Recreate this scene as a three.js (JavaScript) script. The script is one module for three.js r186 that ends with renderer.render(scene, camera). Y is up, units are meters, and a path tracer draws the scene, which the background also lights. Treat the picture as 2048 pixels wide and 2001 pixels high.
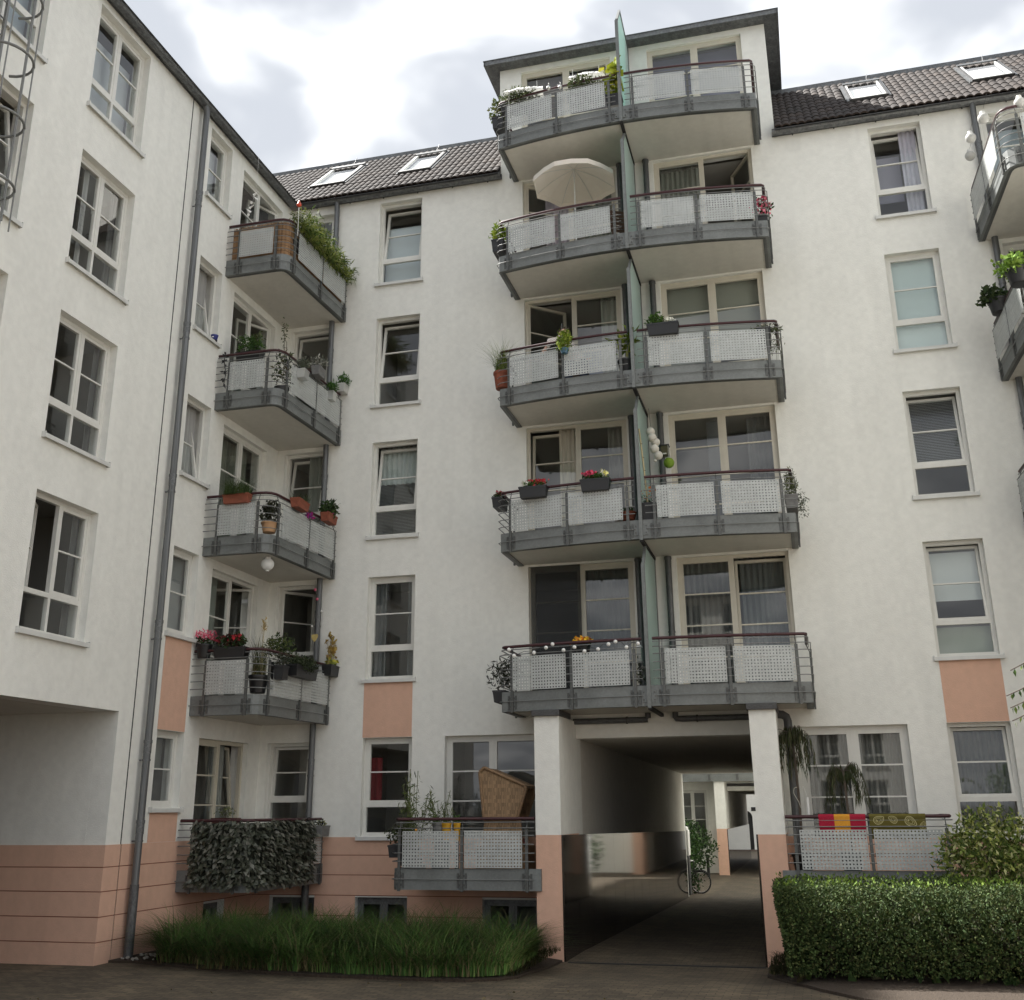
import * as THREE from 'three';
import { mergeGeometries } from 'three/addons/utils/BufferGeometryUtils.js';
import { RoundedBoxGeometry } from 'three/addons/geometries/RoundedBoxGeometry.js';
import { MarchingCubes } from 'three/addons/objects/MarchingCubes.js';

// ---------- camera, sky, sun, exposure ----------
const scene = new THREE.Scene();
const renderer = new THREE.WebGLRenderer({ antialias: true });
renderer.setSize(1024, 1000);
renderer.toneMapping = THREE.LinearToneMapping;
renderer.toneMappingExposure = 3.4;
renderer.shadowMap.enabled = true;
const FOC = 2182.4, PPX = 1010.1, PPY = 885.3, EYE = [10.2523, 2.0716, 19.8084], YAW = 0.2617, PITCH = 0.3255, ROLL = -0.0082;
const camera = new THREE.PerspectiveCamera(2 * Math.atan(1000.5 / FOC) * 180 / Math.PI, 2048 / 2001, 0.1, 600);
camera.position.set(...EYE);
camera.rotation.set(PITCH, YAW, ROLL, 'YXZ');
camera.setViewOffset(2048, 2001, 1024 - PPX, 1000.5 - PPY, 2048, 2001);
camera.updateMatrixWorld(true);

function mulberry(a) { return () => { a |= 0; a = a + 0x6D2B79F5 | 0; let t = Math.imul(a ^ a >>> 15, 1 | a); t = t + Math.imul(t ^ t >>> 7, 61 | t) ^ t; return ((t ^ t >>> 14) >>> 0) / 4294967296; }; }
const hash = (x, y, z = 0) => { let h = Math.imul(x | 0, 374761393) ^ Math.imul(y | 0, 668265263) ^ Math.imul(z | 0, 1274126177); h = Math.imul(h ^ h >>> 13, 1274126177); return ((h ^ h >>> 16) >>> 0) / 4294967296; };
const mixf = (a, b, t) => a + (b - a) * t, sm = t => t * t * (3 - 2 * t), clamp = (x, a = 0, b = 1) => Math.min(b, Math.max(a, x));
const sstep = (a, b, x) => sm(clamp((x - a) / (b - a)));
function vnoise(x, y, per = 0, s = 0) {
  const xi = Math.floor(x), yi = Math.floor(y), fx = sm(x - xi), fy = sm(y - yi), w = v => per ? ((v % per) + per) % per : v;
  return mixf(mixf(hash(w(xi), w(yi), s), hash(w(xi + 1), w(yi), s), fx), mixf(hash(w(xi), w(yi + 1), s), hash(w(xi + 1), w(yi + 1), s), fx), fy);
}
function fbm(x, y, oct, per = 0, s = 0) { let a = 0, g = .5, n = 0; for (let i = 0; i < oct; i++) { a += g * vnoise(x, y, per, s + i * 17); n += g; g *= .5; x *= 2; y *= 2; per *= 2; } return a / n; }

{ // broken cloud deck, computed sky
  const W = 2048, H = 1024, d = new Float32Array(W * H * 4);
  for (let j = 0; j < H; j++) for (let i = 0; i < W; i++) {
    const el = ((j + .5) / H - .5) * Math.PI, az = (i + .5) / W * 2 * Math.PI, k = (j * W + i) * 4;
    const y = Math.sin(el), c = Math.cos(el);
    const dx = c * Math.cos(az), dz = c * Math.sin(az);
    let col;
    if (y > -0.02) {
      const q = 1 / (Math.max(y, 0) + .22), px = dx * q * 4.2 + 31.7, pz = dz * q * 4.2 + 12.3;
      const wx = fbm(px * .9 + 5, pz * .9, 3, 0, 7) * 1.3, wz = fbm(px * .9, pz * .9 + 9, 3, 0, 8) * 1.3;
      const big = fbm(px + wx, pz + wz, 3, 0, 1), f = fbm(px * 2.1 + wx * 1.4, pz * 2.1 + wz * 1.4, 5, 0, 3);
      const v = sstep(.34, .74, big * .36 + f * .64);
      const g = .225 + .11 * v + .16 * v * v;
      col = [g * mixf(.93, 1.0, v), g * mixf(.985, 1.005, v), g * mixf(1.08, 1.01, v)];
    } else col = [.09, .087, .08];
    d[k] = col[0]; d[k + 1] = col[1]; d[k + 2] = col[2]; d[k + 3] = 1;
  }
  const t = new THREE.DataTexture(d, W, H, THREE.RGBAFormat, THREE.FloatType);
  t.mapping = THREE.EquirectangularReflectionMapping; t.magFilter = t.minFilter = THREE.LinearFilter; t.wrapS = THREE.RepeatWrapping; t.needsUpdate = true;
  scene.background = t; scene.environment = t;
}
const sun = new THREE.DirectionalLight(new THREE.Color(1, .965, .915), 4.6);
sun.position.set(8 - 36, 52.2, -12.6); sun.target.position.set(8, 0, 0);
sun.castShadow = true; sun.shadow.radius = 3; sun.shadow.mapSize.set(4096, 4096);
Object.assign(sun.shadow.camera, { left: -45, right: 45, top: 45, bottom: -45, near: 1, far: 160 });
scene.add(sun, sun.target);

// ---------- helpers ----------
const PI = Math.PI;
const camM = new THREE.Matrix4().makeRotationFromEuler(new THREE.Euler(PITCH, YAW, ROLL, 'YXZ'));
function at(px, py, o) { // photo pixel -> point on a plane of the place
  const v = new THREE.Vector3((px - PPX) / FOC, -(py - PPY) / FOC, -1).transformDirection(camM), e = new THREE.Vector3(...EYE);
  const a = 'z' in o ? 'z' : 'x' in o ? 'x' : 'y';
  return e.addScaledVector(v, (o[a] - e[a]) / v[a]);
}
const used = {};
function numbered(n) { const k = used[n] = (used[n] ?? -1) + 1; return k ? `${n}_${String(k).padStart(3, '0')}` : n; }
function prep(g) { if (g.index) g = g.toNonIndexed(); if (!g.attributes.normal) g.computeVertexNormals(); if (!g.attributes.uv) g.setAttribute('uv', new THREE.BufferAttribute(new Float32Array(g.attributes.position.count * 2), 2)); for (const k of Object.keys(g.attributes)) if (!['position', 'normal', 'uv', 'color'].includes(k)) g.deleteAttribute(k); return g; }
const mg = l => l.length === 1 ? l[0] : mergeGeometries(l.map(prep));
function obj(name, geo, mat, parent = scene) {
  const m = new THREE.Mesh(Array.isArray(geo) ? mg(geo) : geo, mat); m.castShadow = m.receiveShadow = true;
  m.name = parent === scene ? numbered(name) : name; parent.add(m); return m;
}
function thing(name, label, category, group, p = [0, 0, 0], ry = 0) {
  const o = new THREE.Group(); o.name = numbered(name); o.position.set(...p); o.rotation.y = ry; o.userData = { label, category }; if (group) o.userData.group = group; scene.add(o); return o;
}
function structure(name, geo, mat) { const m = obj(name, geo, mat); m.userData = { kind: 'structure' }; return m; }
const bx = (w, h, d, x = 0, y = 0, z = 0) => { const g = new THREE.BoxGeometry(w, h, d); boxUV(g, w, h, d); return g.translate(x, y, z); };
function boxUV(g, w, h, d) { const u = g.attributes.uv, s = [[d, h], [d, h], [w, d], [w, d], [w, h], [w, h]]; for (let f = 0; f < 6; f++) for (let i = 0; i < 4; i++) u.setXY(f * 4 + i, u.getX(f * 4 + i) * s[f][0], u.getY(f * 4 + i) * s[f][1]); }
const box2 = (x0, x1, y0, y1, z0, z1) => bx(x1 - x0, y1 - y0, z1 - z0, (x0 + x1) / 2, (y0 + y1) / 2, (z0 + z1) / 2);
const rb = (w, h, d, r, x = 0, y = 0, z = 0) => new RoundedBoxGeometry(w, h, d, 2, r).translate(x, y, z);
const cyl = (r0, r1, h, x = 0, y = 0, z = 0, n = 10) => new THREE.CylinderGeometry(r0, r1, h, n).translate(x, y, z);
const sph = (r, x = 0, y = 0, z = 0, a = 12, b = 8) => new THREE.SphereGeometry(r, a, b).translate(x, y, z);
const V3 = a => a.isVector3 ? a : new THREE.Vector3(...a);
function rod(a, b, r, n = 6, r2 = r) { a = V3(a); b = V3(b); const d = b.clone().sub(a), g = new THREE.CylinderGeometry(r2, r, d.length(), n); g.applyQuaternion(new THREE.Quaternion().setFromUnitVectors(new THREE.Vector3(0, 1, 0), d.clone().normalize())); const c = a.clone().add(b).multiplyScalar(.5); return g.translate(c.x, c.y, c.z); }
const tube = (pts, r, seg = 20, rad = 6) => new THREE.TubeGeometry(new THREE.CatmullRomCurve3(pts.map(V3), false, 'catmullrom', .3), seg, r, rad, false);
function poly(pts, r, n = 6) { // polyline tube
  const P = pts.map(V3), pos = [], nor = [], idx = [], m = P.length;
  for (let i = 0; i < m; i++) {
    const a = P[Math.max(0, i - 1)], b = P[Math.min(m - 1, i + 1)], t = b.clone().sub(a).normalize();
    const up = Math.abs(t.y) > .9 ? new THREE.Vector3(1, 0, 0) : new THREE.Vector3(0, 1, 0), s = t.clone().cross(up).normalize(), u = s.clone().cross(t);
    for (let k = 0; k < n; k++) { const c = Math.cos(k / n * 2 * PI), q = Math.sin(k / n * 2 * PI), nv = s.clone().multiplyScalar(c).addScaledVector(u, q); pos.push(P[i].x + nv.x * r, P[i].y + nv.y * r, P[i].z + nv.z * r); nor.push(nv.x, nv.y, nv.z); }
    if (i) for (let k = 0; k < n; k++) { const A = (i - 1) * n + k, B = (i - 1) * n + (k + 1) % n; idx.push(A, A + n, B, B, A + n, B + n); }
  }
  const g = new THREE.BufferGeometry(); g.setAttribute('position', new THREE.Float32BufferAttribute(pos, 3)); g.setAttribute('normal', new THREE.Float32BufferAttribute(nor, 3)); g.setIndex(idx); return g;
}
function extr(outline, holes, depth, o = {}) {
  const s = new THREE.Shape(outline.map(p => new THREE.Vector2(p[0], p[1])));
  for (const [a, b, c, d] of holes) s.holes.push(new THREE.Path([[a, c], [a, d], [b, d], [b, c]].map(p => new THREE.Vector2(...p))));
  return new THREE.ExtrudeGeometry(s, { depth, bevelEnabled: false, ...o });
}
const lathe = (pts, n = 18) => new THREE.LatheGeometry(pts.map(p => new THREE.Vector2(...p)), n);

// ---------- textures ----------
function tex(n, fn, srgb, size) { // fn(u,v) -> [r,g,b] 0..1, covers `size` metres
  const d = new Uint8Array(n * n * 4);
  for (let j = 0; j < n; j++) for (let i = 0; i < n; i++) { const c = fn(i / n, j / n), k = (j * n + i) * 4; for (let q = 0; q < 3; q++) d[k + q] = clamp(c.length ? c[q] : c) * 255; d[k + 3] = 255; }
  const t = new THREE.DataTexture(d, n, n); t.wrapS = t.wrapT = THREE.RepeatWrapping; t.magFilter = THREE.LinearFilter; t.minFilter = THREE.LinearMipmapLinearFilter; t.generateMipmaps = true; if (srgb) t.colorSpace = THREE.SRGBColorSpace;
  t.repeat.set(1 / size, 1 / size); t.needsUpdate = true; return t;
}
const grainT = tex(512, (u, v) => { const a = fbm(u * 64, v * 64, 3, 64, 5), b = vnoise(u * 128, v * 128, 128, 9); return .55 * a + .45 * b; }, false, 0.9);
const blotT = tex(512, (u, v) => { const a = fbm(u * 5, v * 5, 5, 5, 21), s = fbm(u * 40, v * 4, 3, 0, 33), b = fbm(u * 90, v * 90, 2, 90, 4); const g = .93 + .032 * (a - .5) + .04 * (b - .5) + .035 * (s - .5); return [g, g * .997, g * .985]; }, true, 7.3);
const dirtT = tex(512, (u, v) => { const a = fbm(u * 6, v * 6, 5, 6, 61), b = fbm(u * 80, v * 80, 2, 80, 14); const g = .86 + .22 * (a - .5) + .1 * (b - .5); return [g, g, g]; }, true, 2.1);
const pavT = tex(1024, (u, v) => { // running-bond pavers, 16 x 20 per tile
  const R = 24, C = 12, r = Math.floor(v * R), uu = u * C + (r % 2) * .5, c = Math.floor(uu), fx = uu - c, fy = v * R - r;
  const j = Math.min(fx * 2, (1 - fx) * 2, fy, 1 - fy) < .07; const h = hash(((c % C) + C) % C, r, 3), n = fbm(u * 60, v * 60, 3, 60, 2);
  const stain = fbm(u * 4, v * 4, 4, 4, 12);
  let g = j ? .25 : .36 + .10 * (h - .5) + .12 * (n - .5); g += .14 * (stain - .5);
  return [g * 1.1, g * .98, g * .82];
}, true, 2.4);
const zincT = tex(512, (u, v) => { const a = fbm(u * 8, v * 8, 5, 8, 71), b = fbm(u * 30, v * 30, 3, 30, 72); const g = .78 + .3 * (a - .5) + .25 * (b - .5); return [g, g, g * 1.01]; }, true, .8);
const weaveT = tex(256, (u, v) => { const s = (Math.floor(u * 16) + Math.floor(v * 16)) % 2, fx = u * 16 % 1, fy = v * 16 % 1; const k = s ? Math.sin(fx * PI) * (.6 + .4 * Math.sin(fy * PI)) : Math.sin(fy * PI) * (.6 + .4 * Math.sin(fx * PI)); const g = .55 + .3 * k + .2 * (hash(Math.floor(u * 16), Math.floor(v * 4)) - .5); return [g, g * .95, g * .88]; }, true, .24);
const woodT = tex(256, (u, v) => { const g = .6 + .35 * (fbm(u * 24, v * 3, 4, 0, 6) - .5); return [g, g, g]; }, true, .5);

// ---------- materials ----------
const lin = (r, g, b) => new THREE.Color().setRGB(r, g, b);
const std = (c, r = .8, o = {}) => new THREE.MeshStandardMaterial({ color: Array.isArray(c) ? lin(...c) : c, roughness: r, side: THREE.DoubleSide, ...o });
const phy = (c, r, o) => new THREE.MeshPhysicalMaterial({ color: lin(...c), roughness: r, side: THREE.DoubleSide, ...o });
const M = {
  stucco: std([.925, .93, .90], .92, { map: blotT, bumpMap: grainT, bumpScale: .003 }),
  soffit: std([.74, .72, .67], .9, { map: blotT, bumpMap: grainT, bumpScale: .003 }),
  apricot: std([.78, .495, .375], .92, { map: blotT, bumpMap: grainT, bumpScale: .003 }),
  apricotJoint: std([.26, .10, .06], .95),
  frame: std([.80, .80, .77], .42, { map: blotT }),
  woodframe: std([.66, .62, .52], .5, { map: blotT }),
  sill: std([.74, .75, .74], .5, { map: blotT }),
  steel: std([.225, .24, .235], .55, { map: dirtT, metalness: .15 }),
  post: std([.13, .135, .13], .5, { map: dirtT, metalness: .3 }),
  bar: std([.19, .195, .19], .45, { metalness: .25 }),
  panel: std([.60, .625, .61], .45, { map: dirtT, metalness: .05 }),
  maroon: std([.05, .014, .017], .45),
  maroonPlastic: std([.06, .015, .014], .5),
  zinc: std([.25, .26, .26], .5, { map: zincT, metalness: .45 }),
  zincDark: std([.12, .12, .118], .6, { map: zincT, metalness: .2 }),
  pipe: std([.17, .175, .175], .5, { map: zincT, metalness: .2 }),
  glass: phy([.93, .96, .95], .015, { transmission: 1, thickness: 0, ior: 1.72 }),
  frost: phy([.22, .48, .41], .8, { transmission: .75, thickness: 0, ior: 1.5 }),
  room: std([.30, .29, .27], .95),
  floorIn: std([.16, .11, .07], .7),
  stone: phy([.030, .025, .022], .05, { map: dirtT, ior: 1.45 }),
  stoneEdge: std([.2, .15, .125], .8, { map: dirtT }),
  paving: std([.75, .74, .70], .9, { map: pavT, bumpMap: pavT, bumpScale: .003 }),
  soil: std([.05, .036, .025], 1, { bumpMap: grainT, bumpScale: .03 }),
  gravel: std([.35, .33, .30], .9),
  dark: std([.02, .02, .02], .7), blackPot: std([.012, .0125, .014], .45), darkGrey: std([.03, .031, .033], .6),
  terracotta: std([.33, .095, .05], .75, { map: dirtT }), tan: std([.50, .30, .16], .7), silver: std([.62, .62, .60], .3, { metalness: .85 }), greyPot: std([.24, .24, .235], .7, { map: dirtT }),
  white: std([.80, .80, .78], .6), cloth: std([.80, .79, .75], .9), blue: std([.02, .03, .20], .3), yellowPot: std([.62, .34, .02], .5),
  wicker: std([.52, .38, .25], .75, { map: weaveT, bumpMap: weaveT, bumpScale: .006 }), wickerRim: std([.42, .29, .18], .7, { map: weaveT }),
  reed: std([.42, .26, .14], .85, { vertexColors: true }), wood: std([.24, .11, .055], .6, { map: woodT }), trunk: std([.12, .095, .075], .9, { bumpMap: grainT, bumpScale: .01 }),
  leaf: phy([1, 1, 1], .8, { vertexColors: true, transmission: .18, thickness: 0, specularIntensity: .4 }), petal: std([1, 1, 1], .7, { vertexColors: true }),
  skin: std([.60, .36, .27], .6), rubber: std([.02, .02, .02], .8), chrome: std([.7, .7, .7], .2, { metalness: 1 }),
};
const tileM = [[.024, .0145, .0105], [.031, .0185, .0125], [.019, .0125, .0095], [.038, .0235, .016]].map(c => std(c, .85, { map: dirtT }));

// ---------- foliage ----------
const G = { green: [[.05, .11, .022], [.075, .15, .03], [.035, .08, .02]], dark: [[.025, .055, .016], [.035, .07, .02], [.05, .085, .03]], lime: [[.20, .28, .035], [.28, .34, .05], [.14, .22, .03]], yellow: [[.55, .42, .07], [.42, .34, .06], [.30, .30, .05]], grey: [[.10, .12, .085], [.14, .15, .11]], dry: [[.32, .24, .11], [.22, .16, .07]], bamboo: [[.10, .15, .03], [.17, .22, .05], [.06, .10, .02]], red: [[.42, .02, .03], [.55, .05, .06]], pink: [[.70, .12, .20], [.75, .25, .32], [.6, .06, .14]], magenta: [[.55, .03, .25]], gold: [[.75, .36, .01], [.70, .22, .01], [.8, .5, .03]], whiteF: [[.8, .8, .72]], orange: [[.6, .16, .02]] };
function leafGeo(list) { // list of [p, dir, side, len, wid, col, bend]
  const pos = [], nor = [], col = []; const a = new THREE.Vector3(), n = new THREE.Vector3();
  for (const [p, d, s, L, W, c, bend] of list) {
    n.copy(s).cross(d).normalize(); const m = p.clone().addScaledVector(d, L * .45).addScaledVector(n, bend * L), t = p.clone().addScaledVector(d, L), l = m.clone().addScaledVector(s, W / 2), r = m.clone().addScaledVector(s, -W / 2);
    for (const [A, B, C] of [[p, l, r], [l, t, r]]) { a.copy(B).sub(A).cross(C.clone().sub(A)).normalize(); for (const v of [A, B, C]) { pos.push(v.x, v.y, v.z); nor.push(a.x, a.y, a.z); col.push(...c); } }
  }
  const g = new THREE.BufferGeometry(); g.setAttribute('position', new THREE.Float32BufferAttribute(pos, 3)); g.setAttribute('normal', new THREE.Float32BufferAttribute(nor, 3)); g.setAttribute('color', new THREE.Float32BufferAttribute(col, 3)); return g;
}
const pick = (R, cols) => { const c = cols[Math.floor(R() * cols.length)], k = .75 + .5 * R(); return [clamp(c[0] * k), clamp(c[1] * k), clamp(c[2] * k)]; };
function rdir(R) { const z = R() * 2 - 1, t = R() * 2 * PI, s = Math.sqrt(1 - z * z); return new THREE.Vector3(s * Math.cos(t), z, s * Math.sin(t)); }
function cloud(n, r, L, cols, seed, o = {}) { // leaves spread through an uneven ellipsoid (or via o.place)
  const R = mulberry(seed), out = [];
  for (let i = 0; i < n; i++) {
    let p;
    if (o.place) p = o.place(R); else { const d = rdir(R), b = .78 + .44 * vnoise(d.x * 2.2 + 9 + seed % 13, d.z * 2.2 + d.y * 1.7 + 4), q = Math.pow(R(), .4) * b; p = new THREE.Vector3(d.x * r[0] * q, d.y * r[1] * q, d.z * r[2] * q); }
    if (o.c) p.add(V3(o.c));
    const d = rdir(R); d.y += o.up ?? .15; d.normalize(); const s = rdir(R).cross(d).normalize();
    const l = L * (.6 + .8 * R()); out.push([p, d, s, l, l * (o.w ?? .5), pick(R, cols), (R() - .5) * .3]);
  }
  return leafGeo(out);
}
function blades(n, place, len, wid, lean, cols, seed, segs = 4) { // arching blades
  const R = mulberry(seed), pos = [], nor = [], col = [];
  for (let i = 0; i < n; i++) {
    const p = place(R), az = p.az ?? R() * 2 * PI, L = (p.k ?? 1) * len * (.55 + .7 * R()), le = lean * (.45 + .9 * R()), c = pick(R, cols), w = wid * (.7 + .6 * R());
    const hx = Math.cos(az), hz = Math.sin(az), sx = -hz, sz = hx; let prev = null;
    for (let k = 0; k <= segs; k++) {
      const t = k / segs, h = L * (t - .35 * le * t * t), o = L * le * t * t * .8, W = w * (1 - t * .92) / 2;
      const c0 = [p.x + hx * o, p.y + h, p.z + hz * o], a = [c0[0] + sx * W, c0[1], c0[2] + sz * W], b = [c0[0] - sx * W, c0[1], c0[2] - sz * W];
      if (prev) { const N = new THREE.Vector3(hx, .5, hz).normalize(); for (const v of [prev[0], prev[1], a, prev[1], b, a]) { pos.push(...v); nor.push(N.x, N.y, N.z); col.push(...c); } }
      prev = [a, b];
    }
  }
  const g = new THREE.BufferGeometry(); g.setAttribute('position', new THREE.Float32BufferAttribute(pos, 3)); g.setAttribute('normal', new THREE.Float32BufferAttribute(nor, 3)); g.setAttribute('color', new THREE.Float32BufferAttribute(col, 3)); return g;
}

// ---------- ground ----------
const gy = (x, z) => {
  const w = sstep(4.8, 6.3, x) * (1 - sstep(9.3, 10.8, x));
  if (z > 0) return -.19 * w * (1 - sstep(1.5, 5.5, z));
  const t = clamp(-z / 16.4); return -.19 * w * (1 - t) - .49 * t;
};
{
  const xs = [-60, -30, -12, -6, -3, -1], zs = [-90, -60, -45, -32]; for (let x = 0; x <= 15.6; x += .4) xs.push(x); xs.push(18, 25, 45, 75); for (let z = -30; z < 0; z += 2) zs.push(z); for (let z = 0; z <= 7; z += .35) zs.push(z); zs.push(9, 12, 16, 20, 26, 34, 60, 90);
  const pos = [], uv = [], idx = [], n = xs.length;
  zs.forEach((z, j) => xs.forEach((x, i) => { pos.push(x, gy(x, z), z); uv.push(x, z); if (i && j) { const a = (j - 1) * n + i - 1; idx.push(a, a + n, a + 1, a + 1, a + n, a + n + 1); } }));
  const g = new THREE.BufferGeometry(); g.setAttribute('position', new THREE.Float32BufferAttribute(pos, 3)); g.setAttribute('uv', new THREE.Float32BufferAttribute(uv, 2)); g.setIndex(idx); g.computeVertexNormals();
  structure('courtyard_paving', g, M.paving);
}
function sheet(pts, mat, name) { // planted soil that follows the ground, with a low edge
  const P = []; pts.forEach((p, i) => { const q = pts[(i + 1) % pts.length], n = Math.max(1, Math.round(Math.hypot(q[0] - p[0], q[1] - p[1]) / .5)); for (let k = 0; k < n; k++) P.push([mixf(p[0], q[0], k / n), mixf(p[1], q[1], k / n)]); });
  const tri = THREE.ShapeUtils.triangulateShape(P.map(p => new THREE.Vector2(...p)), []), pos = [], Y = q => gy(...q) + .035, T = q => pos.push(q[0], Y(q), q[1]);
  for (const [i, j, k] of tri) { T(P[i]); T(P[k]); T(P[j]); }
  P.forEach((p, i) => { const q = P[(i + 1) % P.length]; pos.push(p[0], Y(p), p[1], q[0], Y(q), q[1], q[0], Y(q) - .15, q[1], p[0], Y(p), p[1], q[0], Y(q) - .15, q[1], p[0], Y(p) - .15, p[1]); });
  const g = new THREE.BufferGeometry(); g.setAttribute('position', new THREE.Float32BufferAttribute(pos, 3)); const uv = []; for (let i = 0; i < pos.length; i += 3) uv.push(pos[i], pos[i + 2]); g.setAttribute('uv', new THREE.Float32BufferAttribute(uv, 2)); g.computeVertexNormals(); return structure(name, g, mat);
}
const bedL = [[.02, 4.35], [.45, 4.33], [1.74, 4.72], [3.57, 5.07], [4.86, 5.12], [5.72, 5.06], [6.1, 4.8], [6.24, 4.4], [6.18, 3.6], [6.2, 2.6], [6.2, 1.47], [5.8, 1.47], [5.8, .03], [.02, .03]];
sheet(bedL, M.soil, 'planting_bed');
const bedR = [[9.36, 1.47], [9.4, 3.0], [9.75, 4.15], [10.12, 4.95], [10.6, 5.6], [11.5, 6.2], [15.5, 6.4], [15.5, .03], [9.78, .03], [9.78, 1.47]];
sheet(bedR, M.soil, 'planting_bed');
structure('drain_channel', box2(6.3, 9.32, -.2, -.176, 1.46, 1.53), M.dark);
{ const R = mulberry(5), l = []; for (let i = 0; i < 46; i++) { const x = .12 + R() * 1.1, z = 3.6 + R() * .75, r = .014 + R() * .022; l.push(new THREE.IcosahedronGeometry(r, 0).scale(1, .7, 1).translate(x, .04 + r * .4, z)); } const m = obj('pebbles', l, M.gravel); m.userData = { kind: 'stuff', label: 'pale pebbles scattered round the foot of the downpipe', category: 'pebbles' }; }

// ---------- window units ----------
const WB = { rot: 0, x: 0, z: 0 }, WL = { rot: PI / 2, x: 0, z: 0 }, WR = { rot: -PI / 2, x: 15.56, z: 0 };
const curtainMats = {}; const cm = (c, o = {}) => curtainMats[c + JSON.stringify(o)] ??= phy(c, .95, { transmission: .22, thickness: 0, ...o });
function folds(w, h, amp, n, x, y, z) { const g = new THREE.PlaneGeometry(w, h, Math.max(8, n * 6), 1), p = g.attributes.position; for (let i = 0; i < p.count; i++) { const u = p.getX(i) / w * n * 2 * PI; p.setZ(i, amp * (Math.sin(u) + .4 * Math.sin(u * 2.3 + 1))); } g.computeVertexNormals(); return g.translate(x, y, z); }
function windowUnit(parent, T, u0, u1, y0, y1, o = {}) {
  const w = u1 - u0, h = y1 - y0, uc = (u0 + u1) / 2, g = new THREE.Group();
  g.name = o.name ?? 'window'; g.position.set(T.x + Math.cos(T.rot) * uc, y0, T.z - Math.sin(T.rot) * uc); g.rotation.y = T.rot; parent.add(g);
  if (o.label) g.userData.label = o.label;
  const fm = o.fmat ?? M.frame, c = o.cols ?? 1, tr = o.transom ?? 0, mun = o.mun ?? 1, F = .06, d = o.recess ?? .13, fr = [];
  const x0 = -w / 2, x1 = w / 2, top = o.header ?? 0;
  fr.push(box2(x0, x0 + F, 0, h, -d - .07, -d), box2(x1 - F, x1, 0, h, -d - .07, -d), box2(x0 + F, x1 - F, h - F - top, h, -d - .07, -d), box2(x0 + F, x1 - F, 0, F, -d - .07, -d));
  if (tr) fr.push(box2(x0 + F, x1 - F, tr, tr + .07, -d - .07, -d));
  const cw = (w - 2 * F - (c - 1) * .05) / c;
  for (let i = 1; i < c; i++) { const xm = x0 + F + i * cw + (i - 1) * .05; if (tr) fr.push(box2(xm, xm + .05, F, tr, -d - .07, -d)); fr.push(box2(xm, xm + .05, tr ? tr + .07 : F, h - F - top, -d - .07, -d)); }
  obj('frame', fr, fm, g);
  for (let i = 0; i < c; i++) {
    const a = x0 + F + i * (cw + .05), b = a + cw;
    if (tr) obj('pane', new THREE.PlaneGeometry(cw, tr - F).translate((a + b) / 2, (F + tr) / 2, -d - .035), M.glass, g);
    const ya = tr ? tr + .07 : F, yb = h - F - top, S = o.S ?? .05, sw = cw, sh = yb - ya, st = (o.state ?? [])[i] ?? 0;
    const hingeR = st < 0; // st>0: 0..1 tilt, >1 swing left-hinged; <0 swing right-hinged
    const px = hingeR ? b : a, X = v => hingeR ? v - sw : v;
    const sg = [box2(X(0), X(S), 0, sh, -.05, .005), box2(X(sw - S), X(sw), 0, sh, -.05, .005), box2(X(S), X(sw - S), 0, S, -.05, .005), box2(X(S), X(sw - S), sh - S, sh, -.05, .005)];
    for (let k = 1; k <= mun; k++) { const ym = S + (sh - 2 * S) * k / (mun + 1); sg.push(box2(X(S), X(sw - S), ym - .012, ym + .012, -.04, -.006)); }
    const put = m => { m.position.set(px, ya, -d - .012); if (st > 0 && st <= 1) m.rotation.x = -st * .2; else if (st > 1) m.rotation.y = st - 1; else if (hingeR) m.rotation.y = st; };
    put(obj('sash', sg, o.sashMat ?? fm, g));
    const ph = (sh - 2 * S) / (mun + 1);
    for (let k = 0; k <= mun; k++) { const m = obj('pane', new THREE.PlaneGeometry(sw - 2 * S, ph - .02).translate(X(sw / 2), S + ph * (k + .5), -.024), o.glass ?? M.glass, g); put(m); }
    if (o.handle !== false) { const m = obj('handle', box2(X(hingeR ? S * .3 : sw - S * .7), X(hingeR ? S * .7 : sw - S * .3), sh * .45, sh * .45 + .12, -.085, -.051), M.sill, g); put(m); }
  }
  if (o.sill !== false) { const s = [box2(x0 - .05, x1 + .05, -.045, -.012, -d, .07), box2(x0 - .05, x1 + .05, -.075, -.045, .058, .07), box2(x0 - .062, x0 - .05, -.075, .012, -.01, .072), box2(x1 + .05, x1 + .062, -.075, .012, -.01, .072)]; obj('sill', s, M.sill, g); }
  const D = o.depth ?? 2.2, e = .35, rx0 = x0 - .35, rx1 = x1 + .35, ry0 = -.35, ry1 = h + .12;
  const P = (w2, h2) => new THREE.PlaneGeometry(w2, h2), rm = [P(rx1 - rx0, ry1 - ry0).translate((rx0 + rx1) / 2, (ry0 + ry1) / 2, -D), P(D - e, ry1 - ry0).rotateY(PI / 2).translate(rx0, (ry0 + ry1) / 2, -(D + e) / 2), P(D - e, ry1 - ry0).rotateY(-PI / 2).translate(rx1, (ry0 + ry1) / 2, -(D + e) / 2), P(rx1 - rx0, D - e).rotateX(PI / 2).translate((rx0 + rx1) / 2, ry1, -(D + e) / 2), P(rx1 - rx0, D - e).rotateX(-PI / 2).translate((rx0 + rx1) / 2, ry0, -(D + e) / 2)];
  obj('room_interior', rm, o.room ?? M.room, g);
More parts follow.
